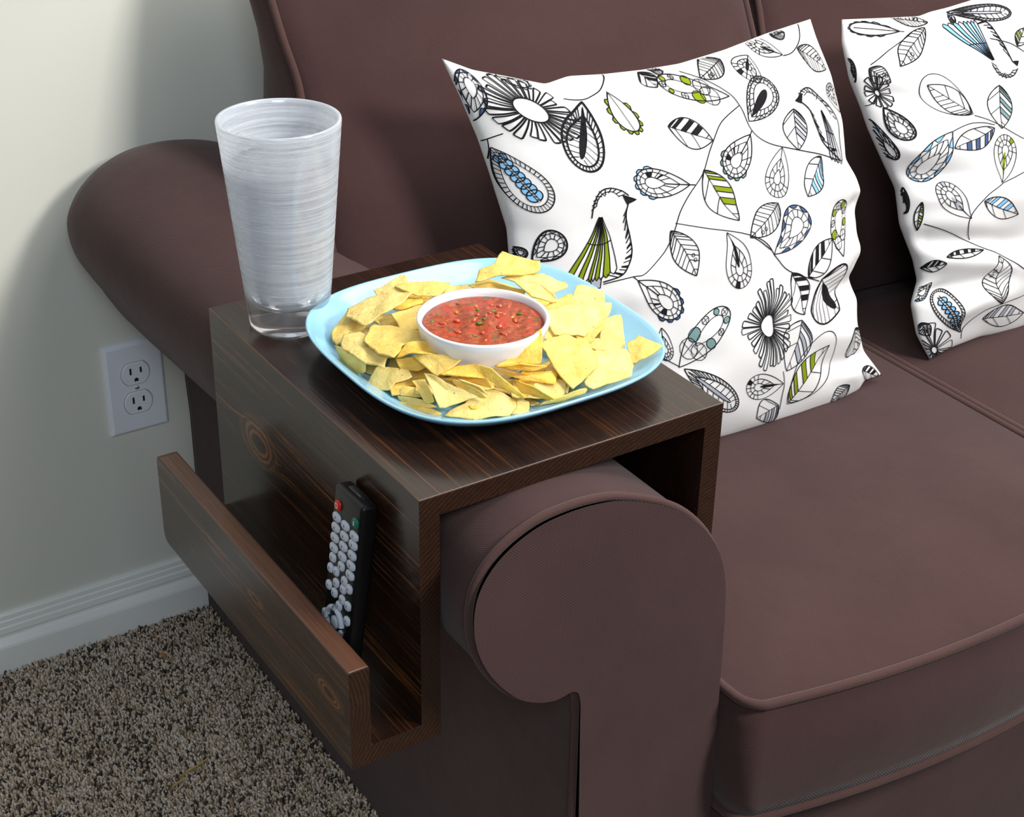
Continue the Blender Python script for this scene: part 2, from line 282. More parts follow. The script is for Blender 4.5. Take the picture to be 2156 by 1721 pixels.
CHIPS = [
  ('pale tortilla chip poking over the back left rim of the blue plate', [[113.8,275.9,32.0],[127.4,273.5,38.0],[142.1,272.2,42.0],[137.6,249.1,38.0],[124.2,253.4,34.0],[112.0,261.5,30.0]]),
  ('smooth yellow chip lying behind the left half of the salsa bowl', [[145.5,262.8,38.0],[161.6,255.5,38.0],[174.5,245.9,36.0],[151.6,226.2,38.0],[136.1,236.5,38.0],[126.7,260.2,38.0]]),
  ('broad tilted chip left of the salsa bowl, topmost near the back left', [[125.4,227.6,46.0],[106.7,251.3,40.0],[78.0,254.7,32.0],[68.5,240.9,32.0],[72.5,214.2,36.0],[98.1,213.9,44.0]]),
  ('chip nearest the left rim of the plate, below the broad tilted one', [[82.3,265.9,24.0],[52.1,238.2,22.0],[45.7,217.2,22.0],[70.7,219.8,26.0],[82.6,229.1,28.0]]),
  ('thin chip edge wedged between the broad tilted chip and bowl', [[140.2,237.1,34.0],[136.1,228.4,34.0],[117.4,230.5,30.0],[111.8,237.2,30.0],[126.9,245.5,32.0]]),
  ('small triangular chip touching the left side of the salsa bowl', [[96.1,212.9,40.0],[132.1,223.1,34.0],[112.2,192.0,30.0],[95.8,189.8,32.0]]),
  ('chip half buried left of the small triangular chip by the bowl', [[90.1,224.2,30.0],[105.6,227.8,30.0],[102.5,206.7,28.0],[89.7,208.5,26.0]]),
  ('large flat chip front left of the bowl with a long ragged edge', [[80.6,214.1,34.0],[91.4,192.5,36.0],[105.7,176.7,36.0],[99.2,162.3,36.0],[78.6,158.4,40.0],[57.9,138.9,42.0],[53.9,157.1,38.0],[56.9,188.6,36.0]]),
  ('large pale chip below the flat ragged one at the left', [[51.6,215.8,30.0],[67.0,212.8,30.0],[62.3,170.9,34.0],[61.2,156.8,34.0],[53.6,149.0,30.0],[44.0,163.4,30.0],[41.7,198.9,28.0]]),
  ('curled chip drooping onto the plate at the far left front', [[41.8,209.4,26.0],[41.6,196.9,28.0],[44.9,163.5,28.0],[43.8,164.4,20.0],[42.3,174.0,16.0],[41.5,201.0,16.0]]),
  ('short chip end showing under the pale chip at left front', [[55.0,183.0,16.0],[66.6,169.6,18.0],[54.8,170.4,12.0],[51.5,178.2,12.0]]),
  ('deep yellow arched chip at the front left foot of bowl', [[75.7,148.4,46.0],[90.2,143.7,46.0],[102.5,125.9,38.0],[84.5,127.8,42.0],[73.9,136.1,42.0],[65.3,148.5,34.0]]),
  ('greyish yellow chip hanging under the deep yellow arched chip', [[66.4,151.3,32.0],[81.8,142.5,34.0],[83.7,131.9,30.0],[77.4,134.9,26.0],[67.4,143.8,26.0]]),
  ('bright pointed chip right of the arched chip, pointing down', [[75.3,140.3,38.0],[89.8,121.7,42.0],[108.9,112.8,40.0],[92.5,105.4,40.0],[79.3,107.7,34.0],[78.5,117.6,34.0]]),
  ('ragged chip alone on the front left floor of the plate', [[55.7,161.0,24.0],[70.1,139.2,26.0],[70.3,131.1,24.0],[56.7,136.7,20.0],[50.8,135.7,16.0],[43.5,149.8,11.0],[43.9,157.6,13.0],[50.0,158.7,20.0]]),
  ('upright sliver of chip left of the bright long triangle', [[63.3,121.0,28.0],[69.3,108.7,32.0],[66.7,89.6,22.0],[60.7,95.6,20.0],[61.2,108.4,28.0]]),
  ('bright long triangular chip at the front of the pile', [[68.4,109.3,38.0],[74.1,97.5,38.0],[80.0,86.9,34.0],[95.3,73.8,26.0],[81.2,78.1,22.0],[66.0,81.7,20.0],[65.9,92.4,32.0]]),
  ('flat chip low under the upright sliver', [[60.1,129.6,18.0],[69.0,119.0,20.0],[66.4,111.5,16.0],[54.6,124.7,14.0]]),
  ('lowest flat chip at the front left of the plate', [[52.2,124.9,15.0],[66.2,108.2,15.0],[72.1,94.3,13.0],[60.3,105.6,11.0],[54.0,121.3,11.0]]),
  ('thin chip slab under the lowest flat chip by the front rim', [[50.4,120.4,12.0],[66.2,104.5,12.0],[71.0,86.6,11.0],[59.9,93.6,10.0],[51.5,113.0,10.0]]),
  ('wide chip lying along the front rim of the plate', [[110.5,82.6,24.0],[119.6,72.2,22.0],[125.9,62.3,18.0],[114.9,56.2,12.0],[89.1,65.9,11.0],[72.0,82.4,11.0],[90.6,84.1,16.0]]),
  ('long curved chip arching across the front of the bowl', [[80.5,106.1,34.0],[99.0,106.0,38.0],[108.6,97.7,40.0],[114.5,82.1,42.0],[129.6,56.5,24.0],[128.5,59.5,22.0],[117.2,75.6,34.0],[103.7,100.5,34.0]]),
  ('wavy chip under the long curved chip', [[85.4,107.7,28.0],[100.2,105.7,30.0],[112.4,86.5,32.0],[112.3,79.1,26.0],[103.5,96.5,26.0]]),
  ('narrow chip slab above the wide front chip', [[88.2,98.3,32.0],[97.4,79.5,30.0],[103.9,72.0,24.0],[100.1,76.6,22.0],[88.9,98.1,28.0]]),
  ('second narrow chip slab behind the first one at the front', [[91.0,95.0,34.0],[99.9,76.5,32.0],[105.1,72.5,26.0],[98.8,81.7,29.0]]),
  ("topmost of three fanned chips at the bowl's front right", [[122.3,91.0,38.0],[137.1,89.4,42.0],[151.5,81.4,40.0],[148.7,82.4,36.0],[135.8,87.3,36.0]]),
  ("middle one of three fanned chips at the bowl's front right", [[126.0,93.2,36.0],[142.6,81.6,38.0],[162.0,73.5,36.0],[150.5,76.8,32.0],[137.9,88.2,32.0]]),
  ("lowest and widest of three fanned chips at the bowl's front right", [[122.0,91.8,36.0],[134.6,78.2,34.0],[150.1,70.7,34.0],[168.2,68.1,32.0],[160.1,58.6,26.0],[142.8,73.2,28.0],[131.8,83.0,30.0]]),
  ('orange tinted chip propped against the right front of the bowl', [[169.3,94.5,58.0],[163.4,83.8,50.0],[157.1,75.8,38.0],[143.0,84.3,38.0],[132.4,98.3,38.0],[148.0,92.3,46.0]]),
  ('large square chip right of the bowl tilted towards the front', [[169.4,93.9,44.0],[183.1,96.3,45.0],[197.4,95.1,44.0],[206.1,79.4,42.0],[201.9,56.8,34.0],[168.6,46.1,26.0],[165.2,64.5,34.0]]),
  ('large pale chip at the right front rim of the plate', [[207.9,76.6,34.0],[237.8,67.2,32.0],[231.2,51.1,26.0],[223.7,43.2,22.0],[193.0,51.0,16.0],[186.1,56.9,20.0],[204.5,60.2,30.0]]),
  ('chip overhanging the right rim of the blue plate', [[251.2,84.4,28.0],[263.4,85.6,31.0],[263.9,75.0,31.0],[268.1,58.3,31.0],[249.5,56.8,26.0],[238.2,61.6,22.0]]),
  ('upright square chip at the right, rear of the overhanging chip', [[247.5,115.4,38.0],[263.1,111.0,40.0],[249.3,85.9,22.0],[229.6,94.7,22.0]]),
  ('slanted narrow chip between the broad right chip and upright chip', [[248.2,112.4,40.0],[236.2,101.1,38.0],[217.0,92.7,32.0],[212.6,106.0,34.0],[227.7,108.4,38.0]]),
  ('broad chip right of the bowl with a pointed right corner', [[207.6,143.1,44.0],[234.6,143.2,44.0],[265.5,129.6,42.0],[252.8,116.1,40.0],[219.0,102.7,36.0],[204.0,109.1,38.0],[194.7,113.1,40.0]]),
  ("flat chip touching the bowl's right rear, above the broad chip", [[217.1,164.2,36.0],[234.1,167.4,36.0],[253.5,173.7,36.0],[244.4,151.9,38.0],[231.2,138.0,38.0],[211.4,141.3,38.0]]),
  ('chip with a greenish patch leaning on the right rear rim', [[268.4,184.2,36.0],[278.8,173.4,36.0],[283.2,164.3,34.0],[276.0,152.5,30.0],[253.0,163.9,30.0],[257.1,175.7,32.0]]),
  ('topmost chip at the back, rising above the rear rim', [[227.1,242.9,56.0],[230.8,229.8,56.0],[247.7,214.6,52.0],[239.3,203.4,50.0],[224.9,206.6,48.0],[211.8,215.5,48.0],[188.2,223.5,44.0],[200.2,238.1,46.0],[212.3,232.0,52.0]]),
  ('arched chip behind the bowl with two points to the right', [[212.3,220.0,42.0],[226.1,208.4,47.0],[240.9,201.9,47.0],[257.6,180.7,40.0],[233.2,171.7,44.0],[232.0,161.5,38.0],[214.5,175.5,42.0],[214.2,201.6,47.0]]),
  ('shaded chip under the arched chip behind the bowl', [[189.1,239.9,34.0],[209.4,228.7,36.0],[226.1,204.1,34.0],[221.3,201.9,30.0],[195.5,222.3,34.0]]),
  ('low chip directly behind the centre of bowl', [[173.5,259.2,30.0],[193.6,247.2,30.0],[186.0,230.9,30.0],[164.2,239.4,30.0]]),
  ('folded chip below the three fanned chips at front', [[132.8,73.9,30.0],[137.2,59.2,30.0],[152.4,47.5,20.0],[149.8,52.4,18.0],[136.3,66.4,20.0],[132.4,72.5,26.0]]),
  ('chip behind the folded one at the front right', [[144.9,69.3,24.0],[158.0,68.4,26.0],[170.8,58.8,26.0],[163.0,50.3,20.0],[154.5,50.5,18.0]]),
  ('narrow chip along the front right rim', [[139.9,53.1,14.0],[158.3,49.5,20.0],[182.5,47.2,22.0],[180.5,46.8,18.0],[164.3,53.3,13.0]]),
  ('chip at the front rim right of the wide one', [[130.2,88.7,20.0],[133.9,62.6,16.0],[137.8,61.6,14.0],[132.6,55.7,11.0],[117.2,56.9,11.0],[129.3,69.5,14.0]]),
  ('little chip tip in front of the folded chip', [[140.9,76.6,13.0],[147.2,60.5,11.0],[139.0,61.1,10.0]]),
  ('shaded chip under the large square chip', [[178.5,83.4,20.0],[180.9,67.6,20.0],[170.9,56.2,15.0],[167.6,68.5,18.0]]),
  ('chip sliver between bowl and broad right chip', [[203.9,133.0,38.0],[200.5,116.6,37.0],[211.0,112.1,34.0],[184.5,111.1,36.0]]),
  ('small ridged chip below the slanted narrow chip', [[229.3,103.2,30.0],[235.5,100.0,28.0],[227.2,91.6,24.0],[221.7,100.5,26.0]]),
]
def resample(pts, n):
    p = np.asarray(pts, float)
    d = np.r_[0, np.cumsum(np.linalg.norm(np.diff(p, axis=0), axis=1))]
    s = np.linspace(0, d[-1], n)
    q = np.stack([np.interp(s, d, p[:, k]) for k in range(p.shape[1])], 1)
    for _ in range(2):
        q[1:-1] = (q[:-2] + 2*q[1:-1] + q[2:])/4
    return q

def pillow_grid(spec, n=150):
    """front and back sheets of a stuffed cushion: Coons patch of its four seams, puffed along the normal"""
    B, T, L, Rr = (resample(spec[k], n) for k in ('bottom', 'top', 'left', 'right'))
    u = np.linspace(0, 1, n)[:, None, None]; v = np.linspace(0, 1, n)[None, :, None]
    P = ((1-v)*B[:, None] + v*T[:, None] + (1-u)*L[None] + u*Rr[None]
         - (1-u)*(1-v)*B[0] - u*(1-v)*B[-1] - (1-u)*v*T[0] - u*v*T[-1])
    U = np.linspace(0, 1, n)[:, None] + np.zeros((1, n)); V = U.T.copy()
    env = np.clip(1-np.abs(2*U-1)**2.4, 0, 1)*np.clip(1-np.abs(2*V-1)**2.4, 0, 1)
    puff = env**.55
    w = np.zeros_like(U)
    for (u0, v0, u1, v1, amp, wid) in spec['folds']:
        dx, dy = u1-u0, v1-v0; L2 = dx*dx+dy*dy
        tt = np.clip(((U-u0)*dx+(V-v0)*dy)/L2, 0, 1)
        dist = np.hypot(U-u0-tt*dx, V-v0-tt*dy)
        w += amp*np.exp(-(dist/wid)**2)*(1-.75*tt)
    w += .0012*np.sin(31*U+9*V)*np.sin(23*V-7*U+1) + .002*np.sin(11*U-13*V+2)*np.sin(9*V+5*U)
    fe = np.clip(env*6, 0, 1)
    o = np.array(spec['origin']); a = np.array(spec['a']); b = np.array(spec['b']); nn = np.cross(a, b)
    base = o + P[..., :1]*a + P[..., 1:]*b
    front = base + (spec['tf']*puff + w*fe)[..., None]*nn
    back = base - (spec['tb']*puff)[..., None]*nn
    return front, back
# ------------------------------------------------------------------ setting
TZ, TW, TT, TD = 0.6320, 0.2882, 0.0178, 0.3804        # table top height, width, board thickness, depth
TH, TXO, TLH = 0.2118, 0.0632, 0.0779                  # side drop, ledge overhang, lip height
WY = 0.7959

def struct(o): o['kind'] = 'structure'; return o
struct(box('floor', (-2.2, -1.8, -.03), (3.0, WY+.02, -.002), plain('carpet_backing', lin(70, 62, 54), .95), bevel=0))
struct(box('wall_back', (-2.2, WY, -.03), (3.0, WY+.1, 2.6), M_WALL, bevel=0))
# baseboard: one moulded profile run along the wall
prof = [(.0, .0805), (.0045, .0805), (.0062, .0790), (.0064, .0735), (.0052, .0722), (.0070, .0708), (.0074, .0650), (.0060, .0636),
        (.0082, .0622), (.0088, .0550), (.0078, .0530), (.0040, .0500), (.0040, .0462), (.0085, .0425), (.0125, .0395), (.0135, .0365), (.0138, .0), (0, 0)]
V = [(x, WY-d, z) for x in (-2.2, 2.9) for d, z in prof]; n = len(prof)
o = mesh('baseboard_back', V, [(k, k+n, (k+1) % n+n, (k+1) % n) for k in range(n)], M_TRIM, smooth=False); struct(o)

# wall outlet
OX, OZ = .0635, .3410
outlet = empty('wall_outlet', (OX, WY, OZ), 'white duplex power outlet with cover plate on the back wall left of the sofa arm', 'outlet')
def plate_mesh(name, w_, h_, d, mat, parent, cx=0, cz=0, y0=0, bev=.004):
    X, Z = w_/2, h_/2
    V = []; 
    for (ins, dep) in ((0, 0), (0, d*.35), (bev*.5, d*.85), (bev, d)):
        V += [(OX+cx+sx*(X-ins), WY-y0-dep, OZ+cz+sz*(Z-ins)) for sx, sz in ((-1, -1), (1, -1), (1, 1), (-1, 1))]
    F = [(r*4+k, r*4+(k+1) % 4, r*4+4+(k+1) % 4, r*4+4+k) for r in range(3) for k in range(4)] + [(12, 13, 14, 15)]
    return mesh(name, V, F, mat, parent, smooth=False)
plate_mesh('cover_plate', .0735, .119, .0065, M_PLASTIC, outlet)
for cz in (.0195, -.0195):
    a = np.linspace(0, 2*math.pi, 48, endpoint=False)
    def ringpts(r, yy): return [(OX+r*math.cos(t), WY-yy, OZ+cz+max(-.0142*r/.0172, min(.0142*r/.0172, r*math.sin(t)))) for t in a]
    V = ringpts(.0176, .0064)+ringpts(.0172, .0079)+ringpts(.0164, .0083)
    F = [(r*48+k, r*48+(k+1) % 48, r*48+48+(k+1) % 48, r*48+48+k) for r in range(2) for k in range(48)]+[tuple(range(96, 144))]
    rec = mesh('receptacle', V, F, M_PLASTIC, outlet, smooth=False)
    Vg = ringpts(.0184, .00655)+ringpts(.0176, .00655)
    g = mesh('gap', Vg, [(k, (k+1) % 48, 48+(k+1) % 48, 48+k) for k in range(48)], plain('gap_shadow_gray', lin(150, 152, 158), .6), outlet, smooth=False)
    for sx, hh in ((-.0064, .0042), (.0064, .0035)):
        box('slot', (OX+sx-.0012, WY-.0086, OZ+cz+.004-hh), (OX+sx+.0012, WY-.0078, OZ+cz+.004+hh), M_SLOT, rec, bevel=0)
    th = np.linspace(0, math.pi, 9); pts = [(OX+.0026*math.cos(t), OZ+cz-.0078+.0026*math.sin(t)-.0002) for t in th]+[(OX-.0026, OZ+cz-.0100), (OX+.0026, OZ+cz-.0100)]
    mesh('ground_hole', [(x, WY-.0086, z) for x, z in pts]+[(x, WY-.0078, z) for x, z in pts], [tuple(range(len(pts)))[::-1]]+[(k, (k+1) % 11, (k+1) % 11+11, k+11) for k in range(11)], M_SLOT, rec, smooth=False)
sv, sf = lathe([(.0001, .0015), (.0026, .0013), (.0032, .0004), (.0033, 0)], (0, 0, 0), 20)
sv = np.stack([sv[:, 0]+OX, WY-.0064-sv[:, 2], sv[:, 1]+OZ], 1)
scr = mesh('screw', sv, sf, plain('screw_paint', lin(205, 208, 215), .35), outlet)
box('screw_slot', (OX-.0026, WY-.0083, OZ-.0005), (OX+.0026, WY-.0077, OZ+.0005), M_SLOT, scr, bevel=0)

# ------------------------------------------------------------------ sofa
sofa = empty('sofa', (1.0, .38, 0), 'dark brown fabric two seat sofa with rolled arms and piped edges against the wall', 'sofa')
YF = -.038
ARM = [(.276, .0), (.276, .215), (.273, .34), (.270, .445), (.265, .497), (.250, .535), (.223, .568), (.192, .590), (.154, .607), (.128, .6125), (.101, .6135),
       (.075, .610), (.050, .599), (.032, .583), (.0215, .562), (.0195, .535), (.0255, .507), (.039, .480), (.060, .454), (.080, .441), (.098, .436), (.114, .4375), (.121, .428), (.1225, .40), (.126, .288), (.126, .0)]
arm_poly = np.array(ARM)
# dense outline; sharp at feet
core = smooth_path(arm_poly[1:-2], 5)
outl = np.vstack([arm_poly[:1], core, arm_poly[-2:]])
def arm_loft(mx=None):
    ys = [YF, YF+.003, YF+.012, YF+.03, .1, .25, .40, .46, .55, .65, .715, .745, .765, .780, .788]
    cx, cz = .110, .532; L = []
    rise = np.interp(ys, [.38, .46, .55, .65, .715, .76, .79], [0, .12, .48, .85, 1, 1, 1])
    for y, s, k in zip(ys, [.985, .993]+[1]*9+[.985, .94, .84, .68], rise):
        q = outl.copy(); wgt = np.clip((q[:, 1]-.36)/.1, 0, 1); up = np.clip((q[:, 1]-.50)/.07, 0, 1); up = up*up*(3-2*up)
        sx = s*(1+k*(.10+.27*up)); sz = s*(1+k*(.10+.42*up))
        q[:, 0] = q[:, 0]+(q[:, 0]-cx)*(sx-1)*wgt; q[:, 1] = q[:, 1]+(q[:, 1]-cz)*(sz-1)*wgt
        q[:, 0] = np.where(outl[:, 0] > .24, np.minimum(q[:, 0], outl[:, 0]+.0), q[:, 0])
        L.append(np.stack([q[:, 0], np.full(len(q), y), q[:, 1]], 1))
    return np.array(L)
def build_arm(name, mirror=None):
    L = arm_loft()
    if mirror: L[..., 0] = mirror-L[..., 0]
    m_, k_ = L.shape[:2]
    F = grid_faces(m_, k_, flip=bool(mirror)).tolist()
    F.append(list(range((m_-1)*k_, m_*k_))[::(-1 if not mirror else 1)])
    arm = mesh(name, L, F, M_SOFA, sofa)
    # padded front face, inset twice so it puffs
    bm = bmesh.new()
    q = outl.copy(); xs = q[:, 0] if not mirror else mirror-q[:, 0]
    off = Vector(sofa.location)
    f = bm.faces.new([bm.verts.new(Vector((x, YF, z))-off) for x, z in zip(xs, q[:, 1])])
    bm.normal_update()
    if f.normal.y > 0: f.normal_flip()
    for th, dp in ((.004, .0035), (.008, .0035), (.014, .002)):
        bmesh.ops.inset_region(bm, faces=[f], thickness=th, depth=dp, use_even_offset=True)
    bmesh.ops.triangulate(bm, faces=[f])
    me = bpy.data.meshes.new('front_panel'); bm.to_mesh(me); bm.free(); me.materials.append(M_SOFA)
    me.polygons.foreach_set('use_smooth', [True]*len(me.polygons))
    fp = bpy.data.objects.new('front_panel', me); COL.objects.link(fp); fp.parent = sofa
    pth = np.stack([xs, np.full(len(xs), YF-.001), q[:, 1]], 1)
    V, F2 = sweep(pth[:-4], .0036, 8); mesh('piping', V, F2, M_SOFA_PIPE, sofa)
    vx = .1225 if not mirror else mirror-.1225
    V, F2 = sweep([(vx+(.0035 if not mirror else -.0035)*k/10, YF-.0015, .437-.0437*k) for k in range(11)], .0032, 8)
    mesh('piping', V, F2, M_SOFA_PIPE, sofa)
    return arm
build_arm('armrest'); SW = 1.435
build_arm('armrest', 2*.276+2*.5805)
# seat deck, front rail and back frame
X0, X1 = .277, .276+2*.5805
box('front_rail', (X0, -.062, .0), (X1, .03, .228), M_SOFA, sofa, .008, 3)
box('seat_deck', (X0, .03, .04), (X1, .62, .226), M_SOFA, sofa, .004)
box('back_frame', (.30, .655, .03), (1.42, .785, .74), M_SOFA, sofa, .02, 4)

def seat_cushion(x0, x1, label):
    r = empty('seat_cushion', ((x0+x1)/2, .2, .232), label, 'cushion', None)
    zb, zt = .234, .366; yb = .600
    n = 60
    def outline(ins):
        # crowned front, rounded corners
        P = []
        xa, xb = x0+ins, x1-ins
        def yf(x): u = (x-x0)/(x1-x0); return -.078-.036*(1-(2*u-1)**2)+ins
        P += [(xa, y) for y in np.linspace(yb-ins-.02, -.045, 16)]
        c = .022
        for t in np.linspace(0, math.pi/2, 7)[1:-1]: P.append((xa+c-c*math.cos(t), yf(xa+c)+(.03)*(1-math.sin(t))))
        P += [(x, yf(x)) for x in np.linspace(xa+c, xb-c, 26)]
        for t in np.linspace(math.pi/2, 0, 7)[1:-1]: P.append((xb-c+c*math.cos(t), yf(xb-c)+(.03)*(1-math.sin(t))))
        P += [(xb, y) for y in np.linspace(-.045, yb-ins-.02, 16)]
        P += [(x, yb-ins) for x in np.linspace(xb-.015, xa+.015, 10)]
        return np.array(P)
    o0 = outline(0); k = len(o0); c0 = o0.mean(0)
    rings = []
    # underside, boxing (bulged), top crown
    for s_, z in ((.0, zb-.004), (.6, zb-.004), (.97, zb-.001)): rings.append(np.c_[c0+(o0-c0)*s_, np.full(k, z)])
    for t in np.linspace(0, 1, 7):
        q = outline(.004-.010*math.sin(math.pi*t)); rings.append(np.c_[q, np.full(k, zb+(zt-zb)*t)])
    for s_ in (.985, .96, .92, .86, .78, .66, .5, .33, .16, .0):
        rings.append(np.c_[c0+(o0-c0)*s_, np.full(k, zt+.021*(1-s_**3.0)+.0015*(1-s_**12))])
    V = np.array(rings); V[..., 2] += np.where(V[..., 2] > zt, .003*np.sin(9*V[..., 0]+2)*np.sin(8*V[..., 1]+1), 0)
    mesh('cushion_cover', V, grid_faces(len(rings), k, wrap_v=True, flip=True), M_SOFA, r)
    for z in (zt+.001, zb+.0005):
        q = outline(.003); p = np.c_[q, np.full(k, z)]
        V, F = sweep(p, .0045, 8, True); mesh('piping', V, F, M_SOFA_PIPE, r)
    return r
seat_cushion(.279, .855, 'brown fabric seat cushion beside the arm with the wooden tray, left of the seat seam')
seat_cushion(.858, 1.435, 'brown fabric seat cushion right of the seat seam, under the right hand throw pillow')

def back_cushion(x0, x1, label, dy=0, tilt=0):
    r = empty('back_cushion', ((x0+x1)/2, .50, .40), label, 'cushion')
    zs = np.array([.392, .40, .43, .48, .54, .60, .645, .68, .72, .76, .80, .84, .87, .892, .905, .912])
    yf = np.interp(zs, [.39, .43, .50, .58, .63, .68, .72, .76, .80, .84, .87, .892, .905, .912], [.462, .448, .450, .462, .475, .496, .516, .536, .560, .588, .610, .632, .655, .69])+dy
    ybk = np.interp(zs, [.39, .45, .6, .8, .89, .912], [.55, .60, .635, .650, .70, .70])+dy*.3
    ybk = np.maximum(ybk, yf+.004)
    nx = 40; rings = []
    for z, a, b in zip(zs, yf, ybk):
        P = []
        rr = min(.018, (b-a)*.45)
        pin = .006*math.exp(-((z-.772)/.02)**2)
        def fy(x): u = (x-x0)/(x1-x0); return a+.030*abs(2*u-1)**3.0-.012+.004*math.sin(14*x+11*z)*math.sin(9*z-5*x)+.0022*math.sin(38*x+60*z)*math.sin(21*z-9*x+1)*min(1, max(0, (z-.62)/.1))
        for t in np.linspace(0, 1, 6): P.append((x0+pin-.003*math.sin(math.pi*t), b-rr+(fy(x0)+rr-b+rr)*t))
        for t in np.linspace(0, math.pi/2, 5)[1:-1]: P.append((x0+pin+rr-rr*math.cos(t), fy(x0)+rr-rr*math.sin(t)))
        for x in np.linspace(x0+rr, x1-rr, nx): P.append((x, fy(x)))
        for t in np.linspace(math.pi/2, 0, 5)[1:-1]: P.append((x1-rr+rr*math.cos(t), fy(x1)+rr-rr*math.sin(t)))
        for t in np.linspace(1, 0, 6): P.append((x1+.006*math.sin(math.pi*t), b-rr+(fy(x1)+rr-b+rr)*t))
        for x in np.linspace(x1-.02, x0+.02, 6): P.append((x, b))
        rings.append(np.c_[np.array(P), np.full(len(P), z)])
    V = np.array(rings); k = V.shape[1]
    F = grid_faces(len(rings), k, wrap_v=True, flip=True).tolist(); F.append(list(range(k))); F.append(list(range((len(rings)-1)*k, len(rings)*k))[::-1])
    mesh('cushion_cover', V, F, M_SOFA, r)
    # piping up both front corners
    for idx, sx in ((7, -1), (6+3+nx+1, 1)):
        p = V[1:-1, idx].copy(); p[:, 1] -= .0015
        VV, FF = sweep(smooth_path(p, 4), .0042, 8); mesh('piping', VV, FF, M_SOFA_PIPE, r)
    return r
back_cushion(.176, .772, 'tall brown fabric back cushion behind the tray table and glass of water')
back_cushion(.784, 1.425, 'brown fabric back cushion behind the right hand throw pillow', .012)
# ------------------------------------------------------------------ arm table
table = empty('sofa_arm_table', (TW/2, TD/2, TZ-TH-TT), 'dark stained wooden tray table straddling the sofa arm, with a side pocket', 'table')
def dull(e): return False
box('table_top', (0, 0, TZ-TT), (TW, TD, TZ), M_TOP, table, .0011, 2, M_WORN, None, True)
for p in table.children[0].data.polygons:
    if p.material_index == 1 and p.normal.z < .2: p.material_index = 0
box('side_panel', (0, 0, TZ-TH), (TT, TD, TZ-TT), M_SIDE, table, 0)
box('side_panel', (TW-TT, 0, .420), (TW, TD, TZ-TT), M_RSIDE, table, 0)
box('pocket_floor', (-TXO, 0, TZ-TH-TT), (TT, TD, TZ-TH), M_LEDGE, table, 0, 1, None, (lambda e: all(v.co.y > TD-.001 and v.co.z < TZ-TH-.01 for v in e.verts), .010))
def vert_back(e):
    a, b = e.verts; return abs(a.co.y-b.co.y) < 1e-5 and abs(a.co.z-b.co.z) < 1e-5 and a.co.y > TD-.001 and a.co.z > TZ-TH+.01
lipb = box('pocket_lip', (-TXO, 0, TZ-TH), (-TXO+TT, TD, TZ-TH+TLH), M_LIP, table, .0016, 2, None, (vert_back, .009), True)
# sawn top of the lip: less stain, and overhead light put into its colour
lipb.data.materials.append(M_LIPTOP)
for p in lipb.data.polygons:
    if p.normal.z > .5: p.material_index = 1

for bd in table.children:
    bd.data.materials.append(M_END_LIP if bd == lipb else M_END); q = len(bd.data.materials)-1
    for p in bd.data.polygons:
        if p.normal.y < -.8: p.material_index = q

# ------------------------------------------------------------------ remote control in the pocket
M_BLACK = plain('black_plastic', (.006, .006, .007, 1), .38, spec=.35)
M_BTN = plain('pale_rubber', lin(205, 212, 224), .5)
M_RED = plain('red_rubber', lin(215, 40, 22), .45); M_GREEN = plain('green_rubber', lin(18, 110, 92), .45)
rem = empty('remote_control', (-.030, .087, TZ-TH), 'black remote control with pale buttons standing in the tray table side pocket', 'remote')
RL, RWd, RTh = .178, .046, .0155
tilt = math.asin(.024/.178)
# local frame of the remote: u along its length (up), v across (towards the viewer = -y), n out of the button face (-x)
Uv = np.array([math.sin(tilt), 0, math.cos(tilt)]); Vv = np.array([.0, -1, .0]); yaw = math.radians(7)
Nv = np.cross(Uv, Vv); Nv = -Nv if Nv[0] > 0 else Nv
O = np.array([-.0400, .1055, TZ-TH+.0015])          # foot of the button face, far edge
def RP(u, v, d): return O+Uv*u+Vv*v+Nv*d
def rbox(name, u0, u1, v0, v1, d0, d1, mat, parent, bev=.002, seg=3):
    bm = bmesh.new(); vs = [bm.verts.new(Vector(RP(u, v, d))-Vector(rem.location)) for u in (u0, u1) for v in (v0, v1) for d in (d0, d1)]
    for f in ((0, 1, 3, 2), (4, 6, 7, 5), (0, 4, 5, 1), (2, 3, 7, 6), (0, 2, 6, 4), (1, 5, 7, 3)): bm.faces.new([vs[i] for i in f])
    bmesh.ops.recalc_face_normals(bm, faces=bm.faces)
    bmesh.ops.bevel(bm, geom=list(bm.edges), offset=bev, segments=seg, affect='EDGES', profile=.5)
    me = bpy.data.meshes.new(name); bm.to_mesh(me); bm.free(); me.materials.append(mat)
    me.polygons.foreach_set('use_smooth', [True]*len(me.polygons))
    o = bpy.data.objects.new(name, me); COL.objects.link(o); o.parent = parent; return o
rbox('remote_body', 0, RL, 0, RWd, -RTh, 0, M_BLACK, rem, .004, 4)
rbox('sensor_window', RL-.0035, RL+.0004, .010, .034, -.014, -.006, plain('smoked_lens', (.02, .02, .025, 1), .08), rem, .001, 1)
KU = lambda u: RL-(RL-u)*.89
def button(u, v, ru, rv, mat, name='button', d=.0022, mark=None):
    u = KU(u); v = v+.0015
    n_ = 20; a = np.linspace(0, 2*math.pi, n_, endpoint=False)
    def sup(c): return np.sign(c)*np.abs(c)**.75
    V = []
    for s_, dd in ((1, -.0002), (1, d*.6), (.86, d*.95), (.4, d*1.05), (0.01, d*1.05)):
        V += [RP(u+ru*s_*sup(math.sin(t)), v+rv*s_*sup(math.cos(t)), dd) for t in a]
    b = mesh(name, np.array(V), grid_faces(5, n_, wrap_v=True), mat, rem)
    return b
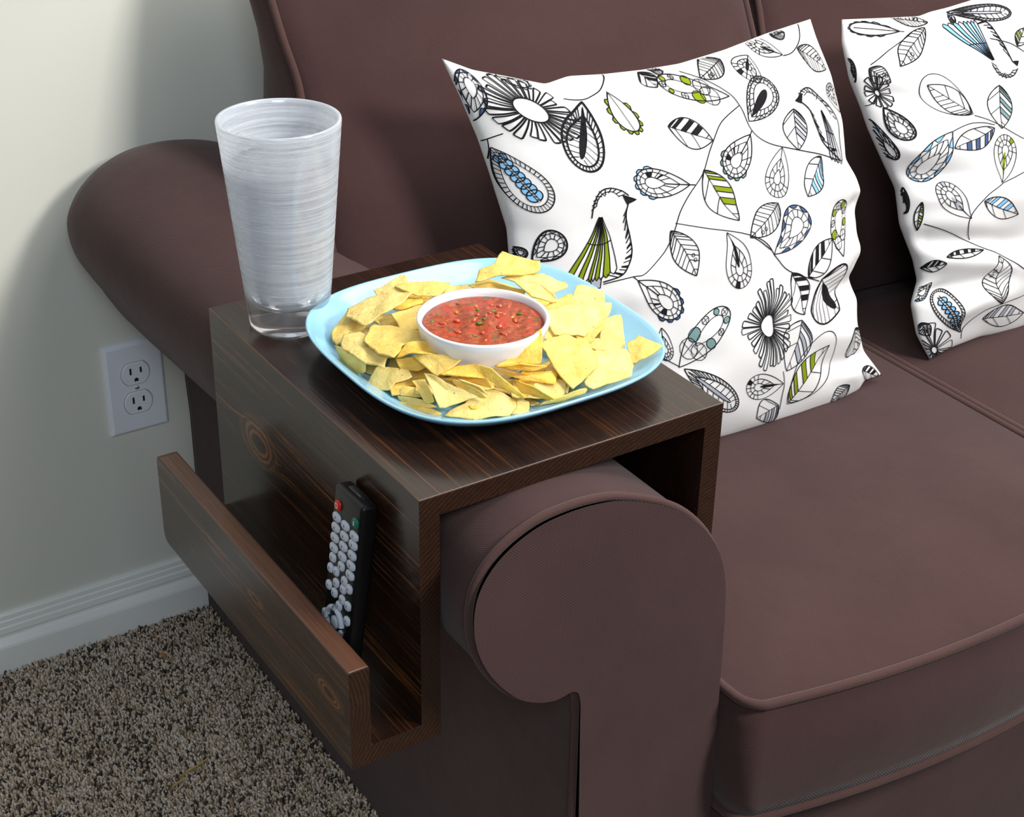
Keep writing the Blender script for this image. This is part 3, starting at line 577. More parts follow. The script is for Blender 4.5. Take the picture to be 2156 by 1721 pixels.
def mark(parent, u, v, r, mat, kind='dash', d=.00245):
    u = KU(u); v = v+.0015
    if kind == 'ring':
        n_ = 16; a = np.linspace(0, 2*math.pi, n_, endpoint=False)
        V = [RP(u+r*math.sin(t), v+r*math.cos(t), d) for t in a]+[RP(u+r*.62*math.sin(t), v+r*.62*math.cos(t), d) for t in a]
        F = [(k, (k+1) % n_, (k+1) % n_+n_, k+n_) for k in range(n_)]
    else:
        V = [RP(u+du*r, v+dv*r, d) for du, dv in ((-1, -.4), (-1, .4), (1, .4), (1, -.4))]; F = [(0, 1, 2, 3)]
    o = mesh('legend', [tuple(x) for x in V], F, mat, rem, smooth=False); return o
M_INK = plain('legend_ink', (.03, .03, .05, 1), .6); M_WHITE = plain('legend_white', lin(230, 230, 232), .6)
button(.160, .0085, .0042, .0042, M_RED); mark(None, .160, .0085, .0024, M_WHITE, 'ring')
button(.1595, .0375, .0042, .0042, M_GREEN); mark(None, .1595, .0375, .0018, M_WHITE)
cols = (.0085, .023, .0375)
rows = [(.1475, .1465), ]
us = [.148, .1375, .127, .1165, .1065]
for k, u in enumerate(us):
    for c, v in enumerate(cols):
        if k == 0 and c == 2: u2 = u-.0015
        else: u2 = u-.0015*0
        if k == 4 and c < 2:
            button(u2, v, .0040, .0044, M_BTN)
        else: button(u2, v, .0037, .0058, M_BTN)
        mark(None, u2, v, .0011, M_INK)
for u, v in ((.0965, .016), (.0955, .030), (.0945, .0065), (.0925, .0385), (.0855, .0175), (.0865, .0295), (.0765, .0065), (.0755, .0295), (.0745, .0165), (.0750, .0390), (.0665, .0255), (.0600, .0400), (.0450, .0045), (.0225, .0355), (.0225, .0105)):
    button(u, v, .0040, .0040, M_BTN); mark(None, u, v, .0010, M_INK)
# direction ring, in four arcs, with a centre key
for a0 in (10, 100, 190, 280):
    aa = np.radians(np.linspace(a0, a0+70, 9)); path = [RP(KU(.0465)+.0125*math.sin(t), .023+.0125*math.cos(t), .0012) for t in aa]
    V, F = sweep(path, .0026, 8); F = F.tolist()+[list(range(8))[::-1], list(range(len(path)*8-8, len(path)*8))]
    mesh('direction_key', V, F, M_BTN, rem)
button(.0465, .0215, .0052, .0052, M_BTN, 'centre_key')

# ------------------------------------------------------------------ plate
PC = np.array([.1595, .1665]); PHX, PHY = .1345, .1395
def squircle(n, e=3.1):
    t = np.linspace(0, 2*math.pi, n, endpoint=False); c, s = np.cos(t), np.sin(t)
    return np.stack([np.sign(c)*np.abs(c)**(2/e), np.sign(s)*np.abs(s)**(2/e)], 1)
t = NT('pale_blue_glaze')
M_PLATE = t.set(color=lin(148, 202, 230), rough=.16, spec=.5, coat=.3, coatr=.06)
plate = empty('plate', (PC[0], PC[1], TZ), 'light blue rounded square plate holding chips on the wooden tray table', 'plate')
sq = squircle(96)
pp = [(.0, .0075), (.45, .0075), (.70, .0080), (.80, .0105), (.89, .0165), (.965, .0240), (.990, .0263), (1.0, .0266), (1.004, .0255), (.998, .0238), (.965, .0196),
      (.89, .0120), (.80, .0060), (.72, .0030), (.70, .0004), (.66, .0004), (.65, .0028), (.0, .0034)]
V = np.array([np.c_[PC[0]+sq[:, 0]*PHX*s_, PC[1]+sq[:, 1]*PHY*s_, np.full(96, TZ+.0002+z)] for s_, z in pp])
mesh('plate_body', V, grid_faces(len(pp), 96, wrap_v=True, flip=True), M_PLATE, plate)

# ------------------------------------------------------------------ bowl and salsa
BC = (.1435, .1415, TZ+.0078)
M_BOWL = plain('white_porcelain', lin(238, 238, 244), .2, coat=.3, coatr=.05)
bprof = [(.0001, .0025), (.026, .0025), (.029, .0004), (.031, .0004), (.033, .0030), (.041, .0095), (.0475, .0190), (.0520, .0310), (.0545, .0425), (.0552, .0468), (.0547, .0482), (.0532, .0485),
         (.0518, .0478), (.0508, .0440), (.0478, .0300), (.0430, .0180), (.036, .0105), (.026, .0070), (.0001, .0065)]
V, F = lathe(bprof, BC, 72)
bowl = mesh('bowl', V, F, M_BOWL); tag(bowl, 'small white round bowl of salsa in the middle of the chips', 'bowl')

def salsamat():
    t = NT('red_salsa'); o = t.co.outputs['Object']
    vor = t.n('ShaderNodeTexVoronoi'); vor.inputs['Scale'].default_value = 160; t.l(o, vor.inputs['Vector'])
    f = t.noise(o, 210, 4, .6)
    c = t.ramp(f, [(.3, lin(126, 42, 16)), (.5, lin(158, 66, 32)), (.7, lin(186, 100, 56))])
    s = t.n('ShaderNodeSeparateColor'); t.l(vor.outputs['Color'], s.inputs[0])
    c = t.mix(t.ramp(s.outputs[0], [(.72, (0, 0, 0)), (.76, (.8, .8, .8))]), c, lin(184, 56, 28))
    c = t.mix(t.ramp(s.outputs[1], [(.93, (0, 0, 0)), (.95, (.7, .7, .7))]), c, lin(86, 80, 30))
    return t.set(color=c, rough=.3, spec=.35, normal=t.bump(t.noise(o, 170, 4, .6), .6, .003), sss=.1)
M_SALSA = salsamat()
na, nr = 72, 14; P = []
for k in range(nr):
    r = .0506*k/(nr-1)+1e-5
    for t_ in np.linspace(0, 2*math.pi, na, endpoint=False):
        x, y = r*math.cos(t_), r*math.sin(t_)
        ed = 1-(r/.0506)**6
        z = .0432+ed*.0008*math.sin(190*x+3)*math.sin(170*y)+ed*.0008*math.sin(330*x-200*y)+.0035*math.exp(-((x-.005)**2+(y-.000)**2)/.00022)-(.0010 if k == nr-1 else 0)
        P.append((BC[0]+x, BC[1]+y, BC[2]+z))
# closed underneath, following the bowl
for (r, z) in ((.0492, .0365), (.044, .022), (.034, .0115), (.0001, .0078)):
    for t_ in np.linspace(0, 2*math.pi, na, endpoint=False): P.append((BC[0]+r*math.cos(t_), BC[1]+r*math.sin(t_), BC[2]+z))
salsa = empty('salsa', (BC[0], BC[1], BC[2]+.038), 'chunky red tomato salsa filling the white bowl', 'salsa')
mesh('sauce', np.array(P), grid_faces(nr+4, na, wrap_v=True), M_SALSA, salsa)
chunk_kinds = [('tomato_chunk', NT('tomato_flesh').set(color=lin(190, 66, 34), rough=.15, spec=.6, coat=.5, coatr=.05), .0036),
               ('green_pepper_piece', NT('green_pepper').set(color=lin(92, 112, 38), rough=.25), .0026),
               ('onion_piece', NT('onion_orange').set(color=lin(214, 132, 52), rough=.25), .0024)]
spots = [(0, .004, .002), (0, .012, -.003), (0, .000, .009), (0, .010, .006), (0, .018, .004), (0, -.006, .003), (0, .028, .018), (0, .033, .012), (0, .022, .022), (0, -.018, .012), (0, -.028, -.006), (0, .006, -.016), (0, .002, -.028), (0, -.012, -.018), (0, .024, -.012), (0, -.03, .014),
         (1, -.006, -.004), (1, .000, -.002), (1, .016, .010), (1, .007, .020), (1, .000, .040), (1, -.036, .022), (1, -.020, -.018), (1, .024, .004), (1, .034, -.004), (1, -.026, .030),
         (2, .021, .001), (2, .025, -.006), (2, .028, -.024), (2, .010, .028), (2, -.010, .026), (2, .014, .000), (2, .036, -.014), (2, -.016, -.03)]
for kd, dx, dy in spots:
    nm, mt, sz = chunk_kinds[kd]
    bm = bmesh.new(); bmesh.ops.create_icosphere(bm, subdivisions=2, radius=1)
    ph = random.random()*9; ax = Matrix.Rotation(random.random()*6.28, 3, 'Z')
    scl = Vector((sz*random.uniform(.6, 1.3), sz*random.uniform(.4, .8), sz*.42))
    zt_ = .0432+.0035*math.exp(-((dx-.005)**2+dy**2)/.00022)-.0001
    for v in bm.verts:
        k = 1+.22*math.sin(v.co.x*4+ph)*math.sin(v.co.y*5+ph*2)+.12*math.sin(v.co.z*6+ph)
        q = ax @ Vector((v.co.x*scl.x*k, v.co.y*scl.y*k, v.co.z*scl.z*k)); v.co = q+Vector((dx, dy, zt_-.038))
    me = bpy.data.meshes.new(nm); bm.to_mesh(me); bm.free(); me.materials.append(mt)
    me.polygons.foreach_set('use_smooth', [True]*len(me.polygons))
    o = bpy.data.objects.new(nm, me); COL.objects.link(o); o.parent = salsa

# ------------------------------------------------------------------ tortilla chips
def chipmat(name, a, b):
    t = NT(name); o = t.co.outputs['Object']
    f = t.noise(o, 95, 3, .55)
    c = t.ramp(f, [(.32, a), (.62, b)])
    sp = t.n('ShaderNodeTexVoronoi'); sp.inputs['Scale'].default_value = 210; t.l(o, sp.inputs['Vector'])
    sc_ = t.n('ShaderNodeSeparateColor'); t.l(sp.outputs['Color'], sc_.inputs[0])
    dot = t.math('MULTIPLY', t.ramp(sp.outputs['Distance'], [(.10, (1, 1, 1)), (.22, (0, 0, 0))]), t.ramp(sc_.outputs[0], [(.86, (0, 0, 0)), (.88, (1, 1, 1))]))
    c = t.mix(t.math('MULTIPLY', dot, .75), c, lin(120, 96, 40))
    c = t.mix(t.ramp(t.noise(o, 60, 2), [(.56, (0, 0, 0)), (.72, (.5, .5, .5))]), c, lin(226, 172, 74))
    nrm = t.bump(t.noise(o, 150, 4, .65), .75, .002)
    return t.set(color=c, rough=.55, spec=.3, normal=nrm, sss=.05)
M_CHIPS = [chipmat('corn_chip_pale', lin(232, 202, 114), lin(241, 219, 142)), chipmat('corn_chip_yellow', lin(230, 192, 92), lin(239, 211, 122)), chipmat('corn_chip_gold', lin(238, 186, 66), lin(246, 208, 98))]
for m_ in M_CHIPS: m_.node_tree.nodes['Principled BSDF'].inputs['Subsurface Radius'].default_value = (.004, .0025, .001)

def chip(poly, label, mat, group=None, th=.0013, ruffle=1.0):
    P = np.array(poly, float); n = len(P)
    # ragged edge
    E = []
    for k in range(n):
        a, b = P[k], P[(k+1) % n]; L = np.linalg.norm(b-a); m = max(3, int(L/.005))
        for t_ in np.arange(m)/m: E.append(a+(b-a)*t_)
    E = np.array(E); c = E.mean(0); ne = len(E)
    # round the corners a little, jag the rim
    E = (np.roll(E, 1, 0)+7*E+np.roll(E, -1, 0))/9
    d = E-c; E = c+d*(1.05+rng.normal(0, .026, ne)[:, None])
    nrm = np.zeros(3)
    for k in range(ne): nrm += np.cross(E[k]-c, E[(k+1) % ne]-c)
    nrm /= np.linalg.norm(nrm)+1e-9
    if nrm[2] < 0: nrm = -nrm; E = E[::-1].copy()
    size = np.linalg.norm(E-c, axis=1).mean()
    ph = rng.uniform(0, 6, 4); fr = np.r_[rng.uniform(90, 170, 2), rng.uniform(-.35, 1)]
    rings = []
    for s_ in (1.0, .93, .8, .62, .42, .22, .0):
        Q = c+(E-c)*s_
        bul = size*(.02+.07*fr[2])*(1-s_**2)
        wav = ruffle*.0011*(np.sin(fr[0]*Q[:, 0]+ph[0])*np.sin(fr[1]*Q[:, 1]+ph[1])+.7*np.sin(260*Q[:, 0]+ph[2])*np.sin(230*Q[:, 1]+ph[3]))
        rings.append(Q+nrm*(bul+wav)[:, None])
    R_ = np.array(rings); top = R_+nrm*th*.5; bot = R_[1:]-nrm*th*.5
    bot[0] = R_[1]-nrm*th*.5
    V = np.concatenate([top[::-1], R_[:1]*1-nrm*th*.35, bot]); m = len(V)
    F = grid_faces(m, ne, wrap_v=True).tolist()
    o = mesh('tortilla_chip', V.reshape(-1, 3)-0, F, mat)
    # object origin at the chip
    me = o.data; co = np.empty(len(me.vertices)*3); me.vertices.foreach_get('co', co); co = co.reshape(-1, 3)-c
    me.vertices.foreach_set('co', co.ravel()); o.location = c
    tag(o, label, 'chip', group); return o
for k, (lab, pts) in enumerate(CHIPS):
    P = [(x/1000, y/1000, TZ+h/1000) for x, y, h in pts]
    gold = any(wd in lab for wd in ('deep yellow', 'orange', 'curved', 'fanned', 'wedged'))
    chip(P, lab, M_CHIPS[2] if gold else M_CHIPS[k % 2], 'tortilla chips on the plate')
# the bottom layer of the pile
for k in range(30):
    ang = 2*math.pi*k/30+rng.uniform(-.08, .08); rad = (.076 if k % 2 else .092)
    ca, sa = math.cos(ang), math.sin(ang); e = 3.0
    lim = min(1/(abs(ca)**e+abs(sa)**e)**(1/e)*.128, .5)
    rad = min(rad, lim-.026)
    cx, cy = .1575+rad*ca, .163+rad*sa
    z0 = TZ+.0115+.0028*(k % 5); a0 = rng.uniform(0, 6)
    q = [(cx+.023*math.cos(a0+t_), cy+.023*math.sin(a0+t_), z0+rng.uniform(-.001, .004)+.002*math.cos(t_)) for t_ in (0, 1.9, 3.3, 4.4)]
    chip(q, 'yellow tortilla chip buried in the lowest layer of the pile on the blue plate', M_CHIPS[k % 3], 'buried tortilla chips', ruffle=.6)

# ------------------------------------------------------------------ glass of water
GX, GY = .0500, .3165
def glassmat():
    t = NT('brushed_clear_acrylic'); o = t.co.outputs['Object']
    st = t.noise(t.mapping((5, 5, 620), src=o), 1.0, 4, .62, .0)
    st2 = t.noise(t.mapping((14, 14, 1500), loc=(3, 1, 2), src=o), 1.0, 2, .6)
    sep = t.n('ShaderNodeSeparateXYZ'); t.l(o, sep.inputs[0])
    low = t.n('ShaderNodeMapRange'); low.inputs[1].default_value = .026; low.inputs[2].default_value = .040; t.l(sep.outputs[2], low.inputs[0])
    f = t.ramp(t.math('ADD', t.math('MULTIPLY', st, .6), t.math('MULTIPLY', st2, .4)), [(.40, (.18, .18, .18)), (.50, (.50, .50, .50)), (.60, (.82, .82, .82))])
    f = t.math('MULTIPLY', f, low.outputs[0])
    f = t.math('ADD', f, .10)  # white added to the colour, standing in for light gathered in the thick base
    nrm = t.bump(st, .25, .001)
    g = t.n('ShaderNodeBsdfPrincipled'); g.inputs['Transmission Weight'].default_value = 1; g.inputs['IOR'].default_value = 1.15
    g.inputs['Roughness'].default_value = .03; g.inputs['Base Color'].default_value = (1, 1, 1, 1)
    dfs = t.n('ShaderNodeBsdfTranslucent'); dfs.inputs[0].default_value = (.90, .94, 1.0, 1)
    df2 = t.n('ShaderNodeBsdfDiffuse'); df2.inputs[0].default_value = (.84, .89, .98, 1); t.l(nrm, df2.inputs['Normal'])
    mm = t.n('ShaderNodeMixShader'); mm.inputs[0].default_value = .5; t.l(dfs.outputs[0], mm.inputs[1]); t.l(df2.outputs[0], mm.inputs[2])
    gl = t.n('ShaderNodeBsdfGlossy'); gl.inputs['Roughness'].default_value = .12
    ms = t.n('ShaderNodeMixShader'); t.l(f, ms.inputs[0]); t.l(g.outputs[0], ms.inputs[1]); t.l(mm.outputs[0], ms.inputs[2])
    m2 = t.n('ShaderNodeMixShader'); m2.inputs[0].default_value = .06; t.l(ms.outputs[0], m2.inputs[1]); t.l(gl.outputs[0], m2.inputs[2])
    t.l(m2.outputs[0], t.out.inputs['Surface']); return t.m
GH = .1895
ro = lambda z: .0352+(.0528-.0352)*(z/GH)**1.0
gp = [(.0001, .0012), (.030, .0012), (.0335, .0), (.0350, .0012)]
gp += [(ro(z), z) for z in np.linspace(.006, GH-.0015, 30)] + [(ro(GH)-.0004, GH), (ro(GH)-.0022, GH+.0004), (ro(GH)-.0036, GH-.0008)]
gp += [(ro(z)-.0036, z) for z in np.linspace(GH-.006, .030, 26)] + [(ro(.02)-.008, .0235), (ro(.02)-.018, .0195), (.0001, .0178)]
V, F = lathe(gp, (GX, GY, TZ+.0002), 96)
glass = empty('drinking_glass', (GX, GY, TZ), 'tall tapered clear tumbler with fine horizontal brush lines on the tray table corner', 'glass')
mesh('tumbler', V, F, glassmat(), glass)
WZ = .150
ri = lambda z: ro(z)-.0040
wp = [(.0001, .0186), (ri(.02)-.015, .0203), (ri(.02)-.0052, .0242), (ri(.031), .031)]+[(ri(z), z) for z in np.linspace(.04, WZ, 12)]+[(ri(WZ)-.0006, WZ+.0006), (ri(WZ)-.003, WZ+.0002), (.0001, WZ)]
V, F = lathe(wp, (GX, GY, TZ+.0002), 96)
t = NT('still_water'); t.b.inputs['Transmission Weight'].default_value = 1; t.b.inputs['IOR'].default_value = 1.33; t.b.inputs['Roughness'].default_value = .0
t.b.inputs['Base Color'].default_value = (.97, .985, 1, 1)
wat = mesh('water', V, F, t.m); tag(wat, 'clear water filling the tall brushed tumbler to near its top', 'water')
# ------------------------------------------------------------------ throw pillows with printed cotton
def cottonmat():
    t = NT('white_cotton'); o = t.co.outputs['Object']
    nrm = t.bump(t.noise(o, 900, 2), .12, .0005)
    return t.set(color=lin(226, 226, 227), rough=.85, spec=.15, normal=nrm, sheen=.1)
M_COTTON = cottonmat()
INK = {'line': plain('black_fabric_ink', (.012, .011, .013, 1), .9, spec=.1), 'black': plain('black_fabric_fill', (.014, .013, .016, 1), .9, spec=.1),
       'olive': plain('olive_fabric_ink', lin(130, 146, 28), .9, spec=.1), 'sky': plain('sky_blue_fabric_ink', lin(132, 190, 236), .9, spec=.1),
       'navy': plain('navy_fabric_ink', lin(72, 96, 140), .9, spec=.1), 'grey': plain('grey_fabric_ink', lin(166, 170, 180), .9, spec=.1),
       'teal': plain('teal_fabric_ink', lin(118, 150, 150), .9, spec=.1), '': None}
INKN = [k for k in INK if k]
WM, HM = 500., 430.

class Print:
    """ink laid on the front sheet of a pillow; coordinates are millimetres of cloth"""
    def __init__(s, front):
        s.G = front; s.n = front.shape[0]; s.V = []; s.F = []; s.M = []
        du = np.gradient(front, axis=0); dv = np.gradient(front, axis=1); N = np.cross(du, dv); N /= np.linalg.norm(N, axis=2)[..., None]+1e-12
        if N[s.n//2, s.n//2, 1] > 0: N = -N
        s.N = N; s.cnt = 0
    def at(s, p, lift):
        q = np.clip(np.asarray(p, float)/[WM, HM], .002, .998)*(s.n-1); i = np.minimum(q.astype(int), s.n-2); f = q-i
        a, b = i[..., 0], i[..., 1]; fu, fv = f[..., :1], f[..., 1:]
        L = lambda A: A[a, b]*(1-fu)*(1-fv)+A[a+1, b]*fu*(1-fv)+A[a, b+1]*(1-fu)*fv+A[a+1, b+1]*fu*fv
        return L(s.G)+L(s.N)*lift
    def line(s, pts, wd=1.0, closed=False, mat='line', lift=.00085):
        p = np.asarray(pts, float)
        if closed: p = np.vstack([p, p[:1]])
        # densify
        out = [p[0]]
        for a, b in zip(p[:-1], p[1:]):
            m = max(1, int(np.hypot(*(b-a))/3.0)); out += [a+(b-a)*k/m for k in range(1, m+1)]
        p = np.array(out)
        if len(p) < 2: return
        inb = (p[:, 0] > 2) & (p[:, 0] < WM-2) & (p[:, 1] > 2) & (p[:, 1] < HM-2)
        if not inb.any(): return
        T = np.gradient(p, axis=0); T /= np.linalg.norm(T, axis=1)[:, None]+1e-9; Nn = np.stack([-T[:, 1], T[:, 0]], 1)
        if closed:
            t0 = p[1]-p[-2]; t0 /= np.linalg.norm(t0)+1e-9; Nn[0] = Nn[-1] = (-t0[1], t0[0])
        A = s.at(p+Nn*wd/2, lift); B_ = s.at(p-Nn*wd/2, lift); k = len(p); o = s.cnt
        s.V.append(np.concatenate([A, B_])); s.cnt += 2*k
        mi = INKN.index(mat)
        for j in range(k-1):
            if inb[j] or inb[j+1]: s.F.append((o+j, o+j+1, o+k+j+1, o+k+j)); s.M.append(mi)
    def strip(s, P, Q, mat, lift=.0005):
        """filled band between two polylines of equal length"""
        if not mat: return
        P = np.asarray(P, float); Q = np.asarray(Q, float); k = len(P); o = s.cnt
        L = float(np.max(np.linalg.norm(P-Q, axis=1))); m = max(1, int(L/5))
        rows = [s.at(P+(Q-P)*j/m, lift) for j in range(m+1)]
        s.V.append(np.concatenate(rows)); s.cnt += k*(m+1); mi = INKN.index(mat)
        for j in range(m):
            for q in range(k-1): s.F.append((o+j*k+q, o+j*k+q+1, o+(j+1)*k+q+1, o+(j+1)*k+q)); s.M.append(mi)
    def fan(s, pts, mat, lift=.0005):
        if not mat: return
        p = np.asarray(pts, float); c = p.mean(0); s.strip(np.vstack([p, p[:1]]), np.repeat(c[None], len(p)+1, 0), mat, lift)

def drop_outline(L, w_, n=40, k=1.0):
    """teardrop pointing at the origin, round end at L"""
    t = np.linspace(0, 2*math.pi, n, endpoint=False)
    x = L*.5*(1-np.cos(t)); y = w_*.5*np.sin(t)*np.sin(t/2)**(.9)*1.12
    return np.stack([x, y], 1)
def leaf_half(L, w_, n=24, sgn=1):
    t = np.linspace(0, 1, n); y = w_*.5*np.sin(math.pi*t**.92)**.9
    return np.stack([L*t, sgn*y], 1)

def draw(pr, mot, rg):
    ty, b, e, w_, st, col, kk = mot; b = np.array(b, float); e = np.array(e, float)
    d = e-b; L = np.hypot(*d); d /= L; nn = np.array([-d[1], d[0]])
    X = lambda P: b+np.asarray(P)[..., :1]*d+np.asarray(P)[..., 1:]*nn
    lw = 1.15 if kk != 2 else 1.9
    fine = .85
    if ty == 'daisy':
        npet = int(kk); R_ = L; rc = w_*.5; bold = 1.7 if st == 'bold' else 1.25
        ex, ey = (1.0, .70) if st == 'bold' else (.80, 1.06)
        for k in range(npet):
            a = 2*math.pi*k/npet+rg.uniform(-.05, .05); r1 = R_*rg.uniform(.84, 1.05); r0 = rc*1.0
            pts = []
            for t_ in np.linspace(0, 1, 13):
                rr = r0+(r1-r0)*math.sin(t_*math.pi/2)**.8; hw = max(.5, 2*math.pi*rr/npet*.42-bold*.4)
                pts.append((rr, hw*math.sqrt(max(0., 1-t_**7))))
            full = pts+[(r_, -y_) for r_, y_ in pts[::-1]]
            ca, sa = math.cos(a), math.sin(a)
            pr.line([b+np.array([(x*ca-y*sa)*ex, (x*sa+y*ca)*ey]) for x, y in full], bold if k % 3 else bold*.8)
        t_ = np.linspace(0, 2*math.pi, 28, endpoint=False)
        pr.line(np.stack([b[0]+rc*ex*np.cos(t_), b[1]+rc*ey*np.sin(t_)], 1), bold, True)
        return
    if ty in ('leaf', 'bigleaf'):
        if ty == 'bigleaf':
            o = drop_outline(L, w_, 44); pr.line(X(o), .9, True); L2, W2, o2 = L*.86, w_*.62, L*.03
        else: L2, W2, o2 = L, w_, 0
        A = leaf_half(L2, W2, 24, 1); B_ = leaf_half(L2, W2, 24, -1); A[:, 0] += o2; B_[:, 0] += o2
        pr.line(X(A), lw); pr.line(X(B_), lw)
        pr.line(X([(o2, 0), (o2+L2, 0)]), fine)
        sides = ((A, 1), (B_, -1))
        for H, sg in sides:
            nv = 9; half = (st == 'stripe' and sg == 1) or st in ('vein', 'seed')
            idx = np.linspace(3, 21, nv).astype(int)
            prev = None
            for q, i in enumerate(idx):
                root = np.array([max(o2, H[i, 0]-abs(H[i, 1])*.75), 0.]); tip = H[i]
                if half or (sg == -1 and st == 'stripe' and q % 3 == 0): pr.line(X([root, tip]), fine)
                if st == 'stripe' and sg == 1 and prev is not None and q % 2 == 1:
                    pr.strip(X(np.stack([root+(tip-root)*z for z in np.linspace(0, .97, 5)])), X(np.stack([prev[0]+(prev[1]-prev[0])*z for z in np.linspace(0, .97, 5)])), col)
                prev = (root, tip)
        if st == 'vein':       # small ringlets
            for z in (.62, .72):
                t_ = np.linspace(0, 2*math.pi, 9, endpoint=False); c = np.array([o2+L2*z, W2*.2])
                pr.line(X(np.stack([c[0]+2.0*np.cos(t_), c[1]+2.0*np.sin(t_)], 1)), .8, True)
        if st == 'seed':
            sd = drop_outline(L2*.8, W2*.22, 20); sd[:, 0] += L2*.1; pr.fan(X(sd), 'black')
        return
    # teardrops
    o = drop_outline(L, w_, 44); c = np.array([L*.58, 0]); n = len(o)
    def ring(f, sh=0.): return np.stack([o[:, 0]*f+sh+(1-f)*max(L-w_*.5, L*.35), o[:, 1]*f], 1)
    cell = range(6, n-5, 2)
    if st == 'cells':          # outer band of coloured scallops, inner ladder
        i1 = ring(.78); i2 = ring(.42)
        pr.line(X(o), lw, True); pr.line(X(i1), fine, True); pr.line(X(i2), fine, True)
        for q in range(4, n-4, 4):
            a, b2 = o[q:q+4], i1[q:q+4]
            t_ = np.linspace(0, 1, 4)[:, None]
            arc = a*(1-.55*np.sin(math.pi*t_))+b2*.55*np.sin(math.pi*t_)
            inner = a*.18+b2*.82; scal = a+(inner-a)*np.sin(math.pi*np.linspace(.08, .92, 4))[:, None]
            pr.strip(X(a), X(scal), col); pr.line(X(np.vstack([a[:1], scal, a[-1:]])), fine)
        for q in range(4, n-3, 3): pr.line(X([i1[q], i2[q]]), fine)
    elif st == 'scallop':      # beads along the outside
        i1 = ring(.80)
        pr.line(X(i1), lw, True)
        for q in range(8, n-8, 3):
            a = i1[q:q+4]; out = a-c; out = out/(np.linalg.norm(out, axis=1)[:, None]+1e-6)
            bul = a+out*(w_*.11)*np.sin(np.linspace(0, math.pi, 4))[:, None]
            pr.strip(X(a), X(bul), col if (q//3) % 3 else 'line' if False else col); pr.line(X(bul), lw)
        pr.line(X([(L*.1, 0), (L*.92, 0)]), fine)
    elif st == 'scalloprings':
        i1 = ring(.88); i2 = ring(.66); i3 = ring(.34)
        pr.line(X(i1), lw, True); pr.line(X(i2), fine, True); pr.line(X(i3), fine, True)
        for q in range(13, n-13, 3):
            a = i1[q:q+4]; out = a-c; out = out/(np.linalg.norm(out, axis=1)[:, None]+1e-6)
            bul = a+out*(w_*.085)*np.sin(np.linspace(0, math.pi, 4))[:, None]
            pr.strip(X(a), X(bul), col); pr.line(X(bul), lw)
        for q in range(9, n-8, 2): pr.line(X([i1[q], i2[q]]), fine)
        for q in range(5, n-4, 4): pr.line(X([i2[q], i3[q]]), fine)
        pr.strip(X(i2[28:32]), X(i3[28:32]), 'black'); pr.strip(X(i2[34:36]), X(i3[34:36]), 'black')
        pr.line(X([(0, 0), (L*.5, 0)]), lw)
    elif st == 'ladderseed':
        i1 = ring(.76); i2 = ring(.60)
        pr.line(X(o), lw*1.15, True); pr.line(X(i1), lw, True)
        for q in range(4, n-3, 1): pr.line(X([o[q], i1[q]]), fine*1.1)
        sd = drop_outline(L*.8, w_*.15, 20); sd[:, 0] += L*.06; pr.fan(X(sd), 'black' if col == 'black' else 'grey'); pr.line(X(sd), fine, True)
        for q in range(5, n//2-2, 2): pr.line(X([i1[q], (i1[q][0]-L*.05, w_*.05)]), fine*1.1); pr.line(X([i1[n-q], (i1[q][0]-L*.05, -w_*.05)]), fine*1.1)
    elif st == 'beads':
        i1 = ring(.78); pr.line(X(o), lw, True); pr.line(X(i1), fine, True)
        for q in range(3, n-2, 1): pr.line(X([o[q], i1[q]]), fine)
        pr.line(X([(0, 1.5), (L*.86, 1.5)]), fine); pr.line(X([(0, -1.5), (L*.86, -1.5)]), fine)
        for z in np.arange(.06, .84, .05): pr.line(X([(L*z, -1.5), (L*(z+.03), 1.5)]), fine)
        for z in np.arange(.16, .86, .10):
            for sg in (1, -1):
                r = w_*.065*(1+.7*z); t_ = np.linspace(0, math.pi, 9)
                p = np.stack([L*z+r*np.cos(t_), sg*(1.5+1.45*r*np.sin(t_))], 1); pr.fan(X(p), col); pr.line(X(p), lw)
    elif st == 'cellseed':
        i1 = ring(.84); i2 = ring(.62)
        pr.line(X(o), lw*.9, True); pr.line(X(i1), fine, True); pr.line(X(i2), fine, True)
        for q in range(4, n-4, 2):
            pr.line(X([o[q], i1[q+1]]), fine); pr.line(X([i1[q+1], o[q+2]]), fine)
            if q % 4 == 0: pr.strip(X(np.stack([o[q], o[q+1], o[q+2]])), X(np.stack([i1[q+1]]*3)), col)
        for q in range(4, n-3, 2): pr.line(X([i1[q], i2[q]]), fine)
        sd = drop_outline(L*.68, w_*.26, 24); sd[:, 0] += L*.10; pr.fan(X(sd), 'black')
    elif st == 'rings':
        i2 = ring(.64); i3 = ring(.30)
        pr.line(X(o), fine, True); pr.line(X(i2), fine, True); pr.line(X(i3), fine, True)
        for q in range(14, n-12, 2): pr.line(X([o[q], i2[q]]), fine)
        for q in range(6, n-5, 4): pr.line(X([i2[q], i3[q]]), fine)
        if col:
            pr.strip(X(o[24:27]), X(i2[24:27]), col)
            sd = drop_outline(L*.55, w_*.12, 16); sd[:, 0] += L*.1; pr.fan(X(sd), col if col != 'sky' else 'sky')
        pr.line(X([(0, 0), (L*.4, 0)]), fine)
    elif st == 'circles':
        i1 = ring(.50); pr.line(X(o), lw, True); pr.line(X(i1), fine, True)
        ks = list(range(5, n-4, 4))
